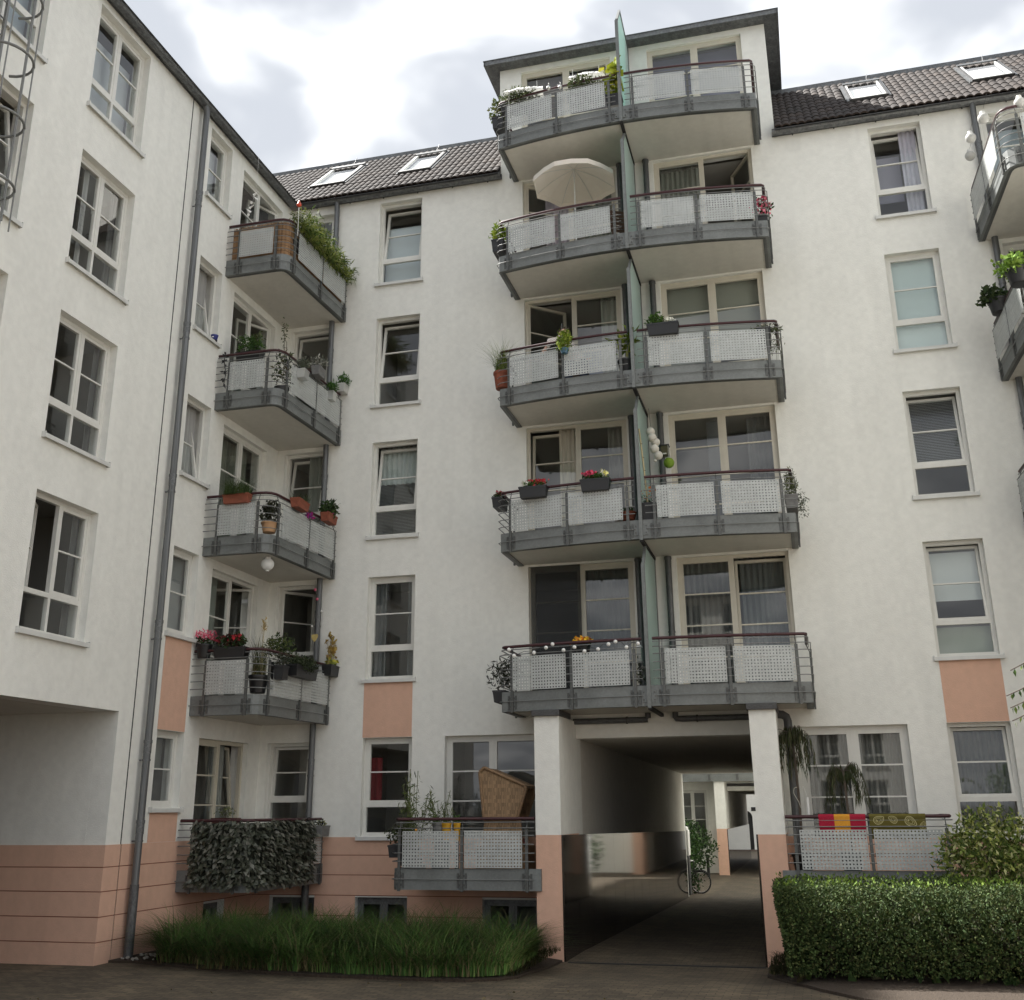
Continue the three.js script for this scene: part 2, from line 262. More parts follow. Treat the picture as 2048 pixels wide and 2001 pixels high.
  for (const q of o.inside ?? []) {
    const a = x0 + w * (q.a ?? 0), b = x0 + w * (q.b ?? 1), ca = h * (q.c ?? 0), cb = h * (q.d ?? 1), zz = -(q.z ?? .30);
    if (q.t === 'curtain') obj('curtain', folds(b - a, cb - ca, .022, Math.round((b - a) / (q.p ?? .11)), (a + b) / 2, (ca + cb) / 2, zz), cm(q.col ?? [.6, .58, .54], q.o), g);
    else if (q.t === 'roller') obj('roller_blind', box2(a, b, ca, cb, zz - .003, zz), cm(q.col ?? [.7, .72, .72], q.o), g);
    else if (q.t === 'blind') { const l = []; for (let y = ca; y < cb; y += .03) l.push(new THREE.PlaneGeometry(b - a, .027).rotateX(-1.15).translate((a + b) / 2, y, zz)); obj('venetian_blind', l, cm(q.col ?? [.62, .65, .64]), g); }
    else if (q.t === 'box') obj(q.n, box2(a, b, ca, cb, zz - (q.dep ?? .3), zz), q.m, g);
  }
  return g;
}

// ---------- the apartment building that closes the yard ----------
const B0 = thing('apartment_building', 'white five-storey apartment building with curved balconies over an open passage', 'building');
const LV = [0, 1, 2, 3].map(k => k * 2.8);
const holesB = [], holesL = [], holesR = [];
for (const dy of LV) {
  holesB.push([2.13, 3.11, 4.47 + dy, 6.45 + dy], [12.45, 13.43, 4.47 + dy, 6.45 + dy], [.17, 1.03, 4.5 + dy, 6.38 + dy], [14.53, 15.39, 4.5 + dy, 6.38 + dy]);
  holesL.push([-3.58, -2.75, 4.96 + dy, 6.44 + dy], [-2.25, -.47, 3.95 + dy, 6.31 + dy]);
  holesR.push([2.75, 3.58, 4.96 + dy, 6.44 + dy], [.47, 2.25, 3.95 + dy, 6.31 + dy]);
}
for (let k = 0; k < 5; k++) holesB.push([5.38, 7.38, 3.95 + k * 2.8, 6.45 + k * 2.8], [8.18, 10.18, 3.95 + k * 2.8, 6.45 + k * 2.8]);
holesB.push([2.13, 3.11, 1.65, 3.385], [12.45, 13.43, 1.65, 3.385], [.17, 1.03, 1.75, 3.33], [14.53, 15.39, 1.75, 3.33], [3.75, 5.52, 1.1, 3.385], [10.06, 11.84, 1.1, 3.385]);
holesB.push([2.08, 3.08, -.15, .615], [.39, 1.29, -.15, .6], [4.47, 5.5, -.15, .6]);
holesL.push([-3.58, -2.75, 2.16, 3.37], [-2.25, -.47, 1.1, 3.31], [-1.72, -.98, -.15, .6]);
holesR.push([2.75, 3.58, 2.16, 3.37], [.47, 2.25, 1.1, 3.31]);
obj('wall', extr([[0, -.3], [6.22, -.3], [6.22, 3.28], [9.34, 3.28], [9.34, -.3], [15.56, -.3], [15.56, 15.0], [10.68, 15.0], [10.68, 17.78], [4.9, 17.78], [4.9, 15.0], [0, 15.0]], holesB, .35).translate(0, 0, -.35), M.stucco, B0);
{ const m = obj('wall', extr([[-4.285, -.3], [0, -.3], [0, 15.0], [-4.285, 15.0]], holesL, .35).translate(0, 0, -.35), M.stucco, B0); m.rotation.y = PI / 2; }
{ const m = obj('wall', extr([[0, -.3], [4.285, -.3], [4.285, 15.0], [0, 15.0]], holesR, .35).translate(0, 0, -.35), M.stucco, B0); m.rotation.y = -PI / 2; m.position.x = 15.56; }
// windows of the front, C1 and C4 columns
const blu = [.62, .68, .70], lac = [.55, .55, .52];
const C1 = [
  { y: [4.47, 6.45], o: { transom: .54, inside: [{ t: 'curtain', a: .0, b: .3, col: [.12, .13, .13] }, { t: 'curtain', a: .75, b: 1, col: [.12, .13, .13] }] } },
  { y: [7.27, 9.25], o: { transom: .54, state: [.75], inside: [{ t: 'blind', c: .02, d: .62 }, { t: 'curtain', a: .0, b: 1, c: .6, d: 1, col: [.55, .6, .58], z: .45 }] } },
  { y: [10.07, 12.05], o: { transom: .54, state: [.75], room: M.room } },
  { y: [12.87, 14.85], o: { transom: .54, state: [.85], inside: [{ t: 'roller', c: .03, d: .78, col: blu, z: .42 }] } }];
const C4 = [
  { y: [4.47, 6.45], o: { transom: .54, state: [.5], inside: [{ t: 'roller', c: .5, d: .93, col: [.66, .70, .70], z: .40 }, { t: 'roller', c: .0, d: .27, col: [.36, .40, .33], z: .40 }] } },
  { y: [7.27, 9.25], o: { transom: .54, state: [.7], inside: [{ t: 'blind', c: .3, d: .95, col: [.82, .86, .86], z: .3 }] } },
  { y: [10.07, 12.05], o: { transom: .54, inside: [{ t: 'roller', c: 0, d: 1, col: [.62, .72, .72], z: .27 }] } },
  { y: [12.87, 14.85], o: { transom: .54, state: [.75], room: M.room, inside: [{ t: 'curtain', a: .6, b: .92, col: [.55, .54, .62] }, { t: 'roller', a: .05, b: .6, c: .3, d: .82, col: [.30, .29, .36], z: .6 }] } }];
C1.forEach(q => windowUnit(B0, WB, 2.13, 3.11, ...q.y, q.o)); C4.forEach(q => windowUnit(B0, WB, 12.45, 13.43, ...q.y, q.o));
windowUnit(B0, WB, 2.13, 3.11, 1.65, 3.385, { transom: .5, room: M.room, inside: [{ t: 'curtain', a: .04, b: .3, c: .32, d: .8, col: [.16, .008, .012] }] });
windowUnit(B0, WB, 12.45, 13.43, 1.65, 3.385, { transom: .5, state: [.5], inside: [{ t: 'curtain', a: .02, b: .98, col: [.17, .17, .16], z: .36, p: .09 }] });
LV.forEach((dy, k) => {
  windowUnit(B0, WB, .17, 1.03, 4.5 + dy, 6.38 + dy, [{ room: M.room, transom: .5, state: [1.9] }, { transom: .5, state: [.8], inside: [{ t: 'curtain', a: .5, b: 1, col: [.30, .32, .28] }] }, { transom: .5, state: [.6], room: M.room }, { transom: .5 }][k]);
  windowUnit(B0, WB, 14.53, 15.39, 4.5 + dy, 6.38 + dy, { transom: .5, room: k === 2 ? M.room : M.room, inside: k === 3 ? [{ t: 'roller', c: .1, d: .9, col: [.45, .52, .58], z: .4 }] : [] });
  windowUnit(B0, WL, -3.58, -2.75, 4.96 + dy, 6.44 + dy, [{ fmat: M.frame, inside: [{ t: 'roller', col: [.30, .31, .31], z: .27 }] }, { state: [.9], inside: [{ t: 'curtain', a: .3, b: .95, col: [.4, .4, .39] }] }, { state: [.9], inside: [{ t: 'curtain', a: .2, b: .9, col: [.4, .4, .39] }] }, { inside: [{ t: 'roller', c: .35, d: .95, col: [.50, .53, .55], z: .4 }] }][k]);
  const dl = windowUnit(B0, WL, -2.25, -.47, 3.95 + dy, 6.31 + dy, { name: 'balcony_door', cols: 2, mun: 2, sill: false, recess: .1, state: [[0, -1.2], [0, 0], [0, -.5], [0, -.4]][k], room: k === 0 ? M.room : M.room, inside: [[{ t: 'roller', a: 0, b: .5, col: [.34, .38, .35], z: .4 }], [{ t: 'curtain', a: 0, b: 1, col: [.24, .26, .21], z: .45 }], [], []][k] });
  windowUnit(B0, WR, 2.75, 3.58, 4.96 + dy, 6.44 + dy); windowUnit(B0, WR, .47, 2.25, 3.95 + dy, 6.31 + dy, { name: 'balcony_door', cols: 2, mun: 2, sill: false, recess: .1 });
});
windowUnit(B0, WB, .17, 1.03, 1.75, 3.33, { transom: .5, state: [.45], room: M.room }); windowUnit(B0, WB, 14.53, 15.39, 1.75, 3.33, { transom: .5 });
windowUnit(B0, WL, -3.58, -2.75, 2.16, 3.37, { inside: [{ t: 'roller', c: .5, d: 1, col: [.2, .21, .21], z: .4 }] }); windowUnit(B0, WR, 2.75, 3.58, 2.16, 3.37);
windowUnit(B0, WL, -2.25, -.47, 1.1, 3.31, { name: 'balcony_door', cols: 2, mun: 3, sill: false, recess: .1, fmat: M.woodframe, state: [0, .6], inside: [{ t: 'curtain', a: .5, b: .8, col: [.3, .32, .3] }] }); windowUnit(B0, WR, .47, 2.25, 1.1, 3.31, { name: 'balcony_door', cols: 2, mun: 3, sill: false, recess: .1 });
// doors behind the curved balconies, left and right, from the first floor up
const cream = std([.70, .66, .57], .5, { map: blotT });
const CL = [
  { room: M.room, inside: [{ t: 'roller', a: 0.02, b: .5, col: [.045, .047, .048], z: .02, o: { transmission: 0, transparent: true, opacity: .5 } }, { t: 'curtain', a: .52, b: .98, col: [.12, .135, .13], z: .5 }] },
  { state: [.5, 0], inside: [{ t: 'curtain', a: .3, b: .46, col: [.62, .58, .48] }, { t: 'curtain', a: .78, b: .98, col: [.30, .29, .26], z: .4 }], room: M.room },
  { state: [1.75, 0], room: M.room, inside: [{ t: 'curtain', a: .76, b: .98, col: [.46, .47, .42], z: .4 }, { t: 'roller', a: .53, b: .78, c: .0, d: .62, col: [.32, .35, .45], z: .5 }] },
  { state: [1.5, 0], room: M.room, inside: [{ t: 'curtain', a: .2, b: .5, col: [.50, .44, .50], z: .42 }, { t: 'curtain', a: .6, b: .98, col: [.24, .26, .22], z: .45 }] },
  { room: M.room, inside: [{ t: 'roller', a: .0, b: 1, c: .55, d: 1, col: [.12, .10, .09], z: .3 }] }];
const CR = [
  { inside: [{ t: 'curtain', a: .03, b: .5, col: [.13, .135, .13], z: .42 }, { t: 'curtain', a: .55, b: .97, col: [.10, .115, .115], z: .42 }], state: [0, .45] },
  { room: M.room, inside: [{ t: 'roller', a: .34, b: .5, col: [.16, .17, .18], z: .5 }, { t: 'curtain', a: .72, b: .98, col: [.16, .165, .16], z: .5 }] },
  { inside: [{ t: 'roller', a: 0, b: .5, c: .32, d: 1, col: [.30, .31, .27], z: .27 }, { t: 'roller', a: .5, b: 1, c: .32, d: 1, col: [.30, .31, .27], z: .27 }, { t: 'roller', a: 0, b: 1, c: .0, d: .3, col: [.5, .58, .6], z: .6 }] },
  { state: [0, -1.1], room: M.room, inside: [{ t: 'curtain', a: .02, b: .49, col: [.26, .27, .24], z: .42 }] },
  { inside: [{ t: 'roller', a: 0, b: 1, c: .1, d: 1, col: [.20, .20, .27], z: .45 }] }];
for (let k = 0; k < 5; k++) {
  windowUnit(B0, WB, 5.38, 7.38, 3.95 + k * 2.8, 6.45 + k * 2.8, { name: 'balcony_door', cols: 2, mun: k === 0 ? 3 : 3, sill: false, recess: .08, fmat: cream, ...CL[k] });
  windowUnit(B0, WB, 8.18, 10.18, 3.95 + k * 2.8, 6.45 + k * 2.8, { name: 'balcony_door', cols: 2, mun: 3, sill: false, recess: .08, fmat: cream, ...CR[k] });
}
windowUnit(B0, WB, 3.75, 5.52, 1.1, 3.385, { name: 'balcony_door', cols: 2, mun: 3, sill: false, recess: .13, room: M.room });
windowUnit(B0, WB, 10.06, 11.84, 1.1, 3.385, { name: 'balcony_door', cols: 2, mun: 3, sill: false, recess: .13, S: .07, inside: [{ t: 'curtain', a: .03, b: .5, col: [.15, .15, .14], z: .36, p: .08 }, { t: 'curtain', a: .53, b: .97, col: [.16, .16, .15], z: .36, p: .08 }] });
for (const [a, b] of [[2.08, 3.08], [.39, 1.29], [4.47, 5.5]]) windowUnit(B0, WB, a, b, -.15, .6, { name: 'basement_window', cols: 2, mun: 0, sill: false, fmat: M.zinc, room: M.room, depth: 1.2 });
windowUnit(B0, WL, -1.72, -.98, -.15, .6, { name: 'basement_window', mun: 0, sill: false, fmat: M.zinc, room: M.room, depth: 1.2 });
// apricot plinth in courses with open joints, and apricot panels between windows
const ROWS = [-.3, .302, .642, .986, 1.322, 1.632];
function plinth(parent, T, spans, cuts) {
  for (const [a, b] of spans) {
    const segs = [[a, b]].flatMap(([p, q]) => { const out = []; let s = p; for (const c of cuts.filter(c => c[0] > p - .01 && c[1] < q + .01).sort((m, n) => m[0] - n[0])) { if (c[0] > s + .01) out.push([s, c[0]]); s = c[1]; } if (q > s + .01) out.push([s, q]); return out; });
    const put = (n, g, m) => { const o = obj(n, g, m, parent); o.rotation.y = T.rot; o.position.set(T.x, 0, T.z); };
    for (let r = 0; r < 5; r++) for (const [p, q] of r < 2 ? segs : [[a, b]]) {
      const y0 = ROWS[r] + (r ? .007 : 0), y1 = (r === 1 && segs.length > 1 ? Math.min(ROWS[2], ROWS[2]) : ROWS[r + 1]) - (r < 4 ? .007 : 0);
      put('plinth_course', box2(p, q, y0, y1, .003, .016), M.apricot);
      if (r) put('joint', box2(p, q, ROWS[r] - .007, ROWS[r] + .007, .001, .005), M.apricotJoint);
    }
  }
}
plinth(B0, WB, [[.017, 5.8], [9.76, 15.54]], [[2.08, 3.08], [.39, 1.29], [4.47, 5.5]]);
plinth(B0, WL, [[-4.285, 0]], [[-1.72, -.98]]); plinth(B0, WR, [[0, 4.285]], []);
for (const [a, b, c, d, T] of [[2.12, 3.1, 3.392, 4.40, WB], [12.46, 13.42, 3.392, 4.40, WB], [-3.59, -2.76, 3.377, 4.885, WL], [-3.59, -2.76, 1.634, 2.085, WL], [2.76, 3.59, 3.377, 4.885, WR]]) { const o = obj('spandrel_panel', box2(a, b, c, d, .001, .006), M.apricot, B0); o.rotation.y = T.rot; o.position.set(T.x, 0, T.z); }
// pillars and passage through the building
for (const [a, b] of [[5.80, 6.22], [9.34, 9.76]]) {
  const p = new THREE.Group(); p.name = 'pillar'; B0.add(p);
  obj('shaft', box2(a, b, 1.69, 3.57, .002, 1.45), M.stucco, p); obj('base', box2(a, b, -.4, 1.69, .002, 1.45), M.apricot, p); obj('capital', rb(b - a + .06, .1, .95, .008, (a + b) / 2, 3.62, 1.05), M.zincDark, p);
}
const bend = (g, f) => { const p = g.attributes.position; for (let i = 0; i < p.count; i++) p.setY(i, p.getY(i) + f(p.getX(i), p.getY(i), p.getZ(i))); g.computeVertexNormals(); return g; };
obj('passage_wall', box2(5.87, 6.22, -.7, 3.32, -16.4, -.351), M.soffit, B0); obj('passage_wall', box2(9.34, 9.69, -.7, 3.32, -16.4, -.351), M.soffit, B0);
obj('passage_ceiling', bend(box2(6.22, 9.34, 3.28, 3.5, -16.4, -.351), (x, y, z) => y < 3.3 ? .0085 * z : 0), M.soffit, B0);
for (const X of [6.22, 9.31]) for (let z = 1.43, i = 0; z > -16.3; z -= 1.19, i++) {
  const z0 = Math.max(-16.38, z - 1.184), top = q => 1.69 - .0150 * (1.43 - q);
  obj('stone_panel', bend(box2(X, X + .03, -.6, 0, z0, z), (x, y, q) => y > -.3 ? top(q) : 0), M.stone, B0);
}
obj('rear_wall', extr([[-6, -.8], [6.22, -.8], [6.22, 3.13], [9.34, 3.13], [9.34, -.8], [22, -.8], [22, 15], [-6, 15]], [], .3).translate(0, 0, -16.75), M.stucco, B0);
// eaves, roofs, dormer
const EY = 15.05, EZ = .25; // eave line of the 45 degree slope
function gutter(parent, T, a, b) {
  const l = []; const P = []; for (let k = 0; k <= 8; k++) { const t = PI * k / 8; P.push([.13 - .085 * Math.cos(t), -.085 * Math.sin(t)]); }
  const s = new THREE.Shape([...P, ...P.slice().reverse().map(([x, y]) => [.13 + (x - .13) * .93, y * .93 + .001])].map(p => new THREE.Vector2(...p)));
  l.push(new THREE.ExtrudeGeometry(s, { depth: b - a, bevelEnabled: false }).rotateY(-PI / 2).translate(b, 15.03, 0));
  l.push(poly([[a, 15.035, .217], [b, 15.035, .217]], .012, 6));
  const m = obj('gutter', l, M.zinc, parent); m.rotation.y = T.rot; m.position.set(T.x, 0, T.z);
  const f = obj('eaves_board', box2(a, b, 14.99, 15.1, .004, .05), M.zincDark, parent); f.rotation.y = T.rot; f.position.set(T.x, 0, T.z);
  const hk = []; for (let x = a + .4; x < b; x += .8) hk.push(box2(x - .012, x + .012, 14.94, 15.04, .045, .05)); const h = obj('gutter_bracket', hk, M.zincDark, parent); h.rotation.y = T.rot; h.position.set(T.x, 0, T.z);
}
gutter(B0, WB, .22, 4.93); gutter(B0, WB, 10.62, 15.34); gutter(B0, WL, -4.285, -.22); gutter(B0, WR, .22, 4.285);
const slopeGeo = (x0, x1, lo, hi) => { const g = new THREE.BufferGeometry(), p = [[x0, EY, EZ], [x1, EY, EZ], [x1 + hi, 17.6, -2.3], [x0 + lo, 17.6, -2.3]]; g.setAttribute('position', new THREE.Float32BufferAttribute([p[0], p[1], p[2], p[0], p[2], p[3]].flat().flatMap(v => v).map((v, i) => i % 3 === 1 ? v - .06 : v), 3)); g.computeVertexNormals(); return g; };
obj('roof_deck', slopeGeo(.25, 4.9, -2.55, 0), M.dark, B0); obj('roof_deck', slopeGeo(10.68, 15.31, 0, 2.55), M.dark, B0);
{ const m = obj('roof_deck', new THREE.BufferGeometry(), tileM[2], B0); const s = [[.25, EY, .25], [.25, EY, 4.28], [-2.3, 17.6, 4.28], [-2.3, 17.6, -2.3]]; const q = s.map(v => [15.56 - v[0], v[1], v[2]]); m.geometry.setAttribute('position', new THREE.Float32BufferAttribute([s[0], s[1], s[2], s[0], s[2], s[3], q[0], q[1], q[2], q[0], q[2], q[3]].flat().map((v, i) => i % 3 === 1 ? v - .03 : v), 3)); m.geometry.computeVertexNormals(); }
obj('flat_roof', [box2(-9, 4.9, 17.45, 17.6, -16.7, -2.31), box2(10.68, 25, 17.45, 17.6, -16.7, -2.31)], M.zincDark, B0);
for (const [a, b] of [[-2.4, 4.9], [10.68, 18]]) obj('ridge_flashing', box2(a, b, 17.56, 17.68, -2.42, -2.24), M.zinc, B0);
obj('dormer_side', [box2(4.9, 5.1, 15.0, 17.78, -8, -.351), box2(10.48, 10.68, 15.0, 17.78, -8, -.351)], M.stucco, B0);
obj('dormer_roof', [box2(4.64, 10.94, 17.785, 17.86, -8.3, .27)], M.zinc, B0);
obj('dormer_fascia', [box2(4.62, 10.96, 17.77, 17.875, .27, .29), box2(4.6, 4.64, 17.77, 17.875, -8.3, .29), box2(10.94, 10.98, 17.77, 17.875, -8.3, .29)], M.zinc, B0);
obj('dormer_flashing', [box2(4.59, 10.99, 17.875, 17.89, -8.3, .305)], M.zinc, B0);
{ // pantiles
  const W = .3, L = .37, STEP = 3.606 / 11, prof = []; for (let i = 0; i <= 12; i++) { const t = i / 12 * 2 % 1, u = i === 12 ? 1 : t; prof.push([i / 12 * W, .004 + .034 * Math.pow(Math.max(0, Math.sin(PI * (u * 1.0))), .8)]); }
  const pos = [], uv = []; const P = (i, end) => { const [x, y] = prof[i]; return end === 0 ? [x, y + .012, 0] : end === 1 ? [x, y, -L] : [x, y - .02, 0]; };
  for (let i = 0; i < 12; i++) { for (const q of [[P(i, 0), P(i + 1, 0), P(i + 1, 1)], [P(i, 0), P(i + 1, 1), P(i, 1)], [P(i, 2), P(i + 1, 2), P(i + 1, 0)], [P(i, 2), P(i + 1, 0), P(i, 0)]]) for (const v of q) { pos.push(...v); uv.push(v[0], v[2]); } }
  const tg = new THREE.BufferGeometry(); tg.setAttribute('position', new THREE.Float32BufferAttribute(pos, 3)); tg.setAttribute('uv', new THREE.Float32BufferAttribute(uv, 2)); tg.computeVertexNormals();
  const SK = [[.1, .97, .85, 2.1], [2.3, 3.08, .85, 2.1], [12.25, 13.02, .85, 2.1], [14.62, 15.42, .85, 2.1]];
  const list = [], R = mulberry(77);
  for (const [xa, xb] of [[-2.4, 4.9], [10.68, 18.0]]) for (let r = 0; r < 11; r++) for (let x = xb < 10 ? xb - W : xa; xb < 10 ? x > xa - W : x < xb; x += xb < 10 ? -W : W) {
    const s = r * STEP, rise = s * Math.SQRT1_2, z = EZ - rise, xm = x + W / 2;
    if (xm < -rise + .1 || xm > 15.56 + rise - .1) continue;
    if (SK.some(k => xm > k[0] - .06 && xm < k[1] + .06 && rise + .11 > k[2] && rise + .05 < k[3] - .1)) continue;
    list.push([x, EY + rise, z, R() < .5 ? 0 : Math.floor(R() * 4), (R() - .5) * .006]);
  }
  const dist = t => Math.hypot(t[0] - EYE[0], t[1] - EYE[1], t[2] - EYE[2]); list.sort((a, b) => dist(a) - dist(b));
  const rest = [];
  list.forEach((t, i) => { if (i < 300) { const m = obj('roof_tile', tg, tileM[t[3]], B0); m.position.set(t[0], t[1] + t[4], t[2]); m.rotation.x = PI / 4; } else rest.push(tg.clone().rotateX(PI / 4).translate(t[0], t[1] + t[4], t[2])); });
  const m = obj('roof_tiles', rest, tileM[0], B0); m.userData.kind = 'stuff';
  for (const [a, b, lo, hi] of SK) { // skylights lie in the slope
    const g = new THREE.Group(); g.name = 'skylight'; g.position.set((a + b) / 2, EY + (lo + hi) / 2, EZ - (lo + hi) / 2); g.rotation.x = PI / 4; B0.add(g);
    const w = b - a, h = (hi - lo) * Math.SQRT2, t = .045, up = .085;
    obj('frame', [box2(-w / 2, -w / 2 + t, -.05, up, -h / 2, h / 2), box2(w / 2 - t, w / 2, -.05, up, -h / 2, h / 2), box2(-w / 2 + t, w / 2 - t, -.05, up, h / 2 - t, h / 2)], M.zincDark, g);
    obj('flashing', [box2(-w / 2 - .05, -w / 2 - .002, .02, .06, -h / 2 - .05, h / 2 + .02), box2(w / 2 + .002, w / 2 + .05, .02, .06, -h / 2 - .05, h / 2 + .02), box2(-w / 2, w / 2, up + .002, up + .03, -h / 2 - .02, -h / 2 + .12)], M.zinc, g);
    obj('sash', [box2(-w / 2 + t, -w / 2 + t + .035, .03, up + .004, -h / 2 + .1, h / 2 - t), box2(w / 2 - t - .035, w / 2 - t, .03, up + .004, -h / 2 + .1, h / 2 - t), box2(-w / 2 + t + .035, w / 2 - t - .035, .03, up + .004, h / 2 - t - .035, h / 2 - t)], M.sill, g);
    obj('pane', new THREE.PlaneGeometry(w - .2, h - .2).rotateX(-PI / 2).translate(0, up - .02, .02), M.glass, g);
    obj('roller_blind', box2(-w / 2 + .09, w / 2 - .09, -.02, 0, -h / 2 + .32, h / 2 - t), M.white, g);
    obj('shaft', box2(-w / 2 + .02, w / 2 - .02, -.06, -.045, -h / 2, h / 2), M.room, g);
    obj('latch_wire', rod([.12, up, -h / 2 + .05], [.16, up + .12, -h / 2 - .25], .006), M.zinc, g);
  }
}
// rainwater pipes
function downpipe(parent, x, z, y0, y1, r, joints, off) {
  const l = [cyl(r, r, y1 - y0, x, (y0 + y1) / 2, z, 14)]; for (const y of joints) l.push(cyl(r * 1.18, r * 1.18, .05, x, y, z, 14), cyl(r * 1.09, r * 1.09, .16, x, y - .1, z, 14));
  obj('pipe', l, M.zinc, parent);
}
function rain(label, x, z, joints, y1, top, foot, bracket) {
  const t = thing('downpipe', label, 'downpipe', null, [x, 0, z]);
  downpipe(t, 0, 0, foot, y1, .058, joints); obj('elbow', poly(top, .058, 12), M.zinc, t);
  if (foot < .1) obj('standpipe', cyl(.068, .072, 1.1, 0, .5, 0, 14), M.pipe, t);
  for (const y of joints) obj('bracket', [cyl(.066, .066, .03, 0, y - .28, 0, 14), rod([0, y - .28, 0], [bracket[0], y - .28, bracket[1]], .012)], M.zinc, t);
}
rain('tall grey zinc downpipe running beside the dark joint on the white wing', .13, 4.02, [13.1, 10.4, 7.55, 5.05, 3.15, 1.95], 14.75, [[0, 14.7, 0], [0, 14.82, .0], [0, 14.9, .02], [0, 14.99, .06]], .05, [-.12, 0]);
for (const [x, lab] of [[1.14, 'grey downpipe dropping behind the corner balconies with the reed screen'], [14.40, 'grey downpipe dropping behind the corner balconies with white globe lamps']]) rain(lab, x, .1, [14.1, 11.4, 8.6, 5.8, 3.0], 14.8, [[0, 14.75, 0], [0, 14.86, .01], [0, 14.99, .03]], .0, [0, -.09]);
{ const t = thing('expansion_joint', 'thin black vertical joint line between the two white facades', 'joint'); obj('seal', box2(-.02, .004, -.25, 15.0, 4.288, 4.312), M.dark, t); }

// ---------- the side wings, the opposite house, the house beyond ----------
const B1 = thing('apartment_building', 'white side wing with tall double windows over a dark drive-through', 'building');
{
  const holes = [];
  for (const dy of LV) { holes.push([-7.19, -5.74, 4.48 + dy, 6.45 + dy], [-9.85, -8.36, 4.48 + dy, 6.45 + dy]); holes.push([-13, -11.6, 4.48 + dy, 6.45 + dy]); }
  const m = obj('wall', extr([[-14, -.3], [-9.6, -.3], [-9.6, 3.57], [-4.69, 3.57], [-4.69, -.3], [-4.312, -.3], [-4.312, 15.0], [-14, 15.0]], holes, .35).translate(0, 0, -.35), M.stucco, B1); m.rotation.y = PI / 2;
  LV.forEach((dy, k) => {
    windowUnit(B1, WL, -7.19, -5.74, 4.48 + dy, 6.45 + dy, { cols: 2, transom: .54, state: [[1.5, 0], [0, 0], [0, 0], [0, 0]][k], room: k === 3 ? M.room : M.room, inside: [[{ t: 'curtain', a: .86, b: .97, col: [.12, .12, .12] }], [{ t: 'curtain', a: .87, b: .97, col: [.1, .1, .1] }], [{ t: 'curtain', a: .34, b: .42, col: [.4, .4, .4] }, { t: 'curtain', a: .85, b: .97, col: [.14, .14, .14] }], [{ t: 'roller', a: 0, b: 1, c: 0, d: .86, col: [.52, .55, .58], z: .4 }]][k] });
    windowUnit(B1, WL, -9.85, -8.36, 4.48 + dy, 6.45 + dy, { cols: 2, transom: .54, state: [0, k === 2 ? .9 : 0], room: M.room, inside: k === 3 ? [{ t: 'roller', c: 0, d: .6, col: [.45, .52, .58], z: .4 }] : [] });
    windowUnit(B1, WL, -13, -11.6, 4.48 + dy, 6.45 + dy, { cols: 2, transom: .54 });
  });
  plinth(B1, WL, [[-4.69, -4.312], [-14, -9.6]], []);
  const T2 = { rot: 0, x: 0, z: 4.69 };
  obj('passage_wall', box2(-12, -.351, -.3, 3.57, 4.34, 4.69), M.stucco, B1); obj('passage_wall', box2(-12, -.351, -.3, 3.57, 9.6, 9.95), M.stucco, B1);
  plinth(B1, T2, [[-12, .016]], []);
  obj('passage_ceiling', box2(-12, -.351, 3.57, 3.8, 4.34, 9.95), M.soffit, B1); obj('passage_wall', box2(-12.3, -12, -.3, 3.57, 4.34, 9.95), M.stucco, B1);  // the end wall at the far side is added, to keep daylight out
  gutter(B1, WL, -14, -4.29); obj('end_wall', box2(-12, -.351, -.3, 15, 13.7, 14), M.stucco, B1);
  const s = [[.25, EY - .03, 4.28], [.25, EY - .03, 14], [-2.3, 17.57, 14], [-2.3, 17.57, 4.28]]; const g = new THREE.BufferGeometry(); g.setAttribute('position', new THREE.Float32BufferAttribute([s[0], s[1], s[2], s[0], s[2], s[3]].flat(), 3)); g.computeVertexNormals(); obj('roof', g, tileM[2], B1);
  obj('flat_roof', box2(-12, -2.31, 17.45, 17.6, 0, 14), M.zincDark, B1);
}
const B2 = thing('apartment_building', 'white side wing with rows of double windows facing the yard from beyond the hedge', 'building');
{
  const holes = []; for (const dy of LV) for (const z of [5.7, 8.4]) holes.push([z, z + 1.45, 4.48 + dy, 6.45 + dy]);
  for (const z of [5.7, 8.4]) holes.push([z, z + 1.45, 1.7, 3.4]);
  const m = obj('wall', extr([[4.312, -.3], [11, -.3], [11, 15], [4.312, 15]], holes, .35).translate(0, 0, -.35), M.stucco, B2); m.rotation.y = -PI / 2; m.position.x = 15.56;
  for (const h of holes) windowUnit(B2, WR, h[0], h[1], h[2], h[3], { cols: 2, transom: .54, handle: false });
  plinth(B2, WR, [[4.312, 11]], []); gutter(B2, WR, 4.29, 11); obj('end_wall', box2(15.911, 27, -.3, 15, 10.7, 11), M.stucco, B2); obj('flat_roof', box2(15.6, 27, 15.06, 15.2, 4.312, 11), M.zincDark, B2);
}
const B3 = thing('apartment_building', 'white apartment house closing the yard opposite the curved balconies', 'building');
{
  const holes = [], T = { rot: PI, x: 15.56, z: 52 }; for (const dy of [-2.8, ...LV]) for (const u of [1, 3.6, 6.2, 8.8, 11.4, 13.6]) holes.push([u, u + 1.3, 4.48 + dy, 6.45 + dy]);
  const m = obj('wall', extr([[0, -.3], [15.56, -.3], [15.56, 15.2], [0, 15.2]], holes, .35).translate(0, 0, -.35), M.stucco, B3); m.rotation.y = PI; m.position.set(15.56, 0, 52);
  for (const h of holes) windowUnit(B3, T, h[0], h[1], h[2], h[3], { cols: 2, transom: .54, handle: false });
  obj('flat_roof', box2(-.2, 15.8, 15.2, 15.35, 51.7, 62), M.zincDark, B3);
}
const B5 = thing('apartment_building', 'plain unseen side wings added to shade the yards beyond the passage', 'building');
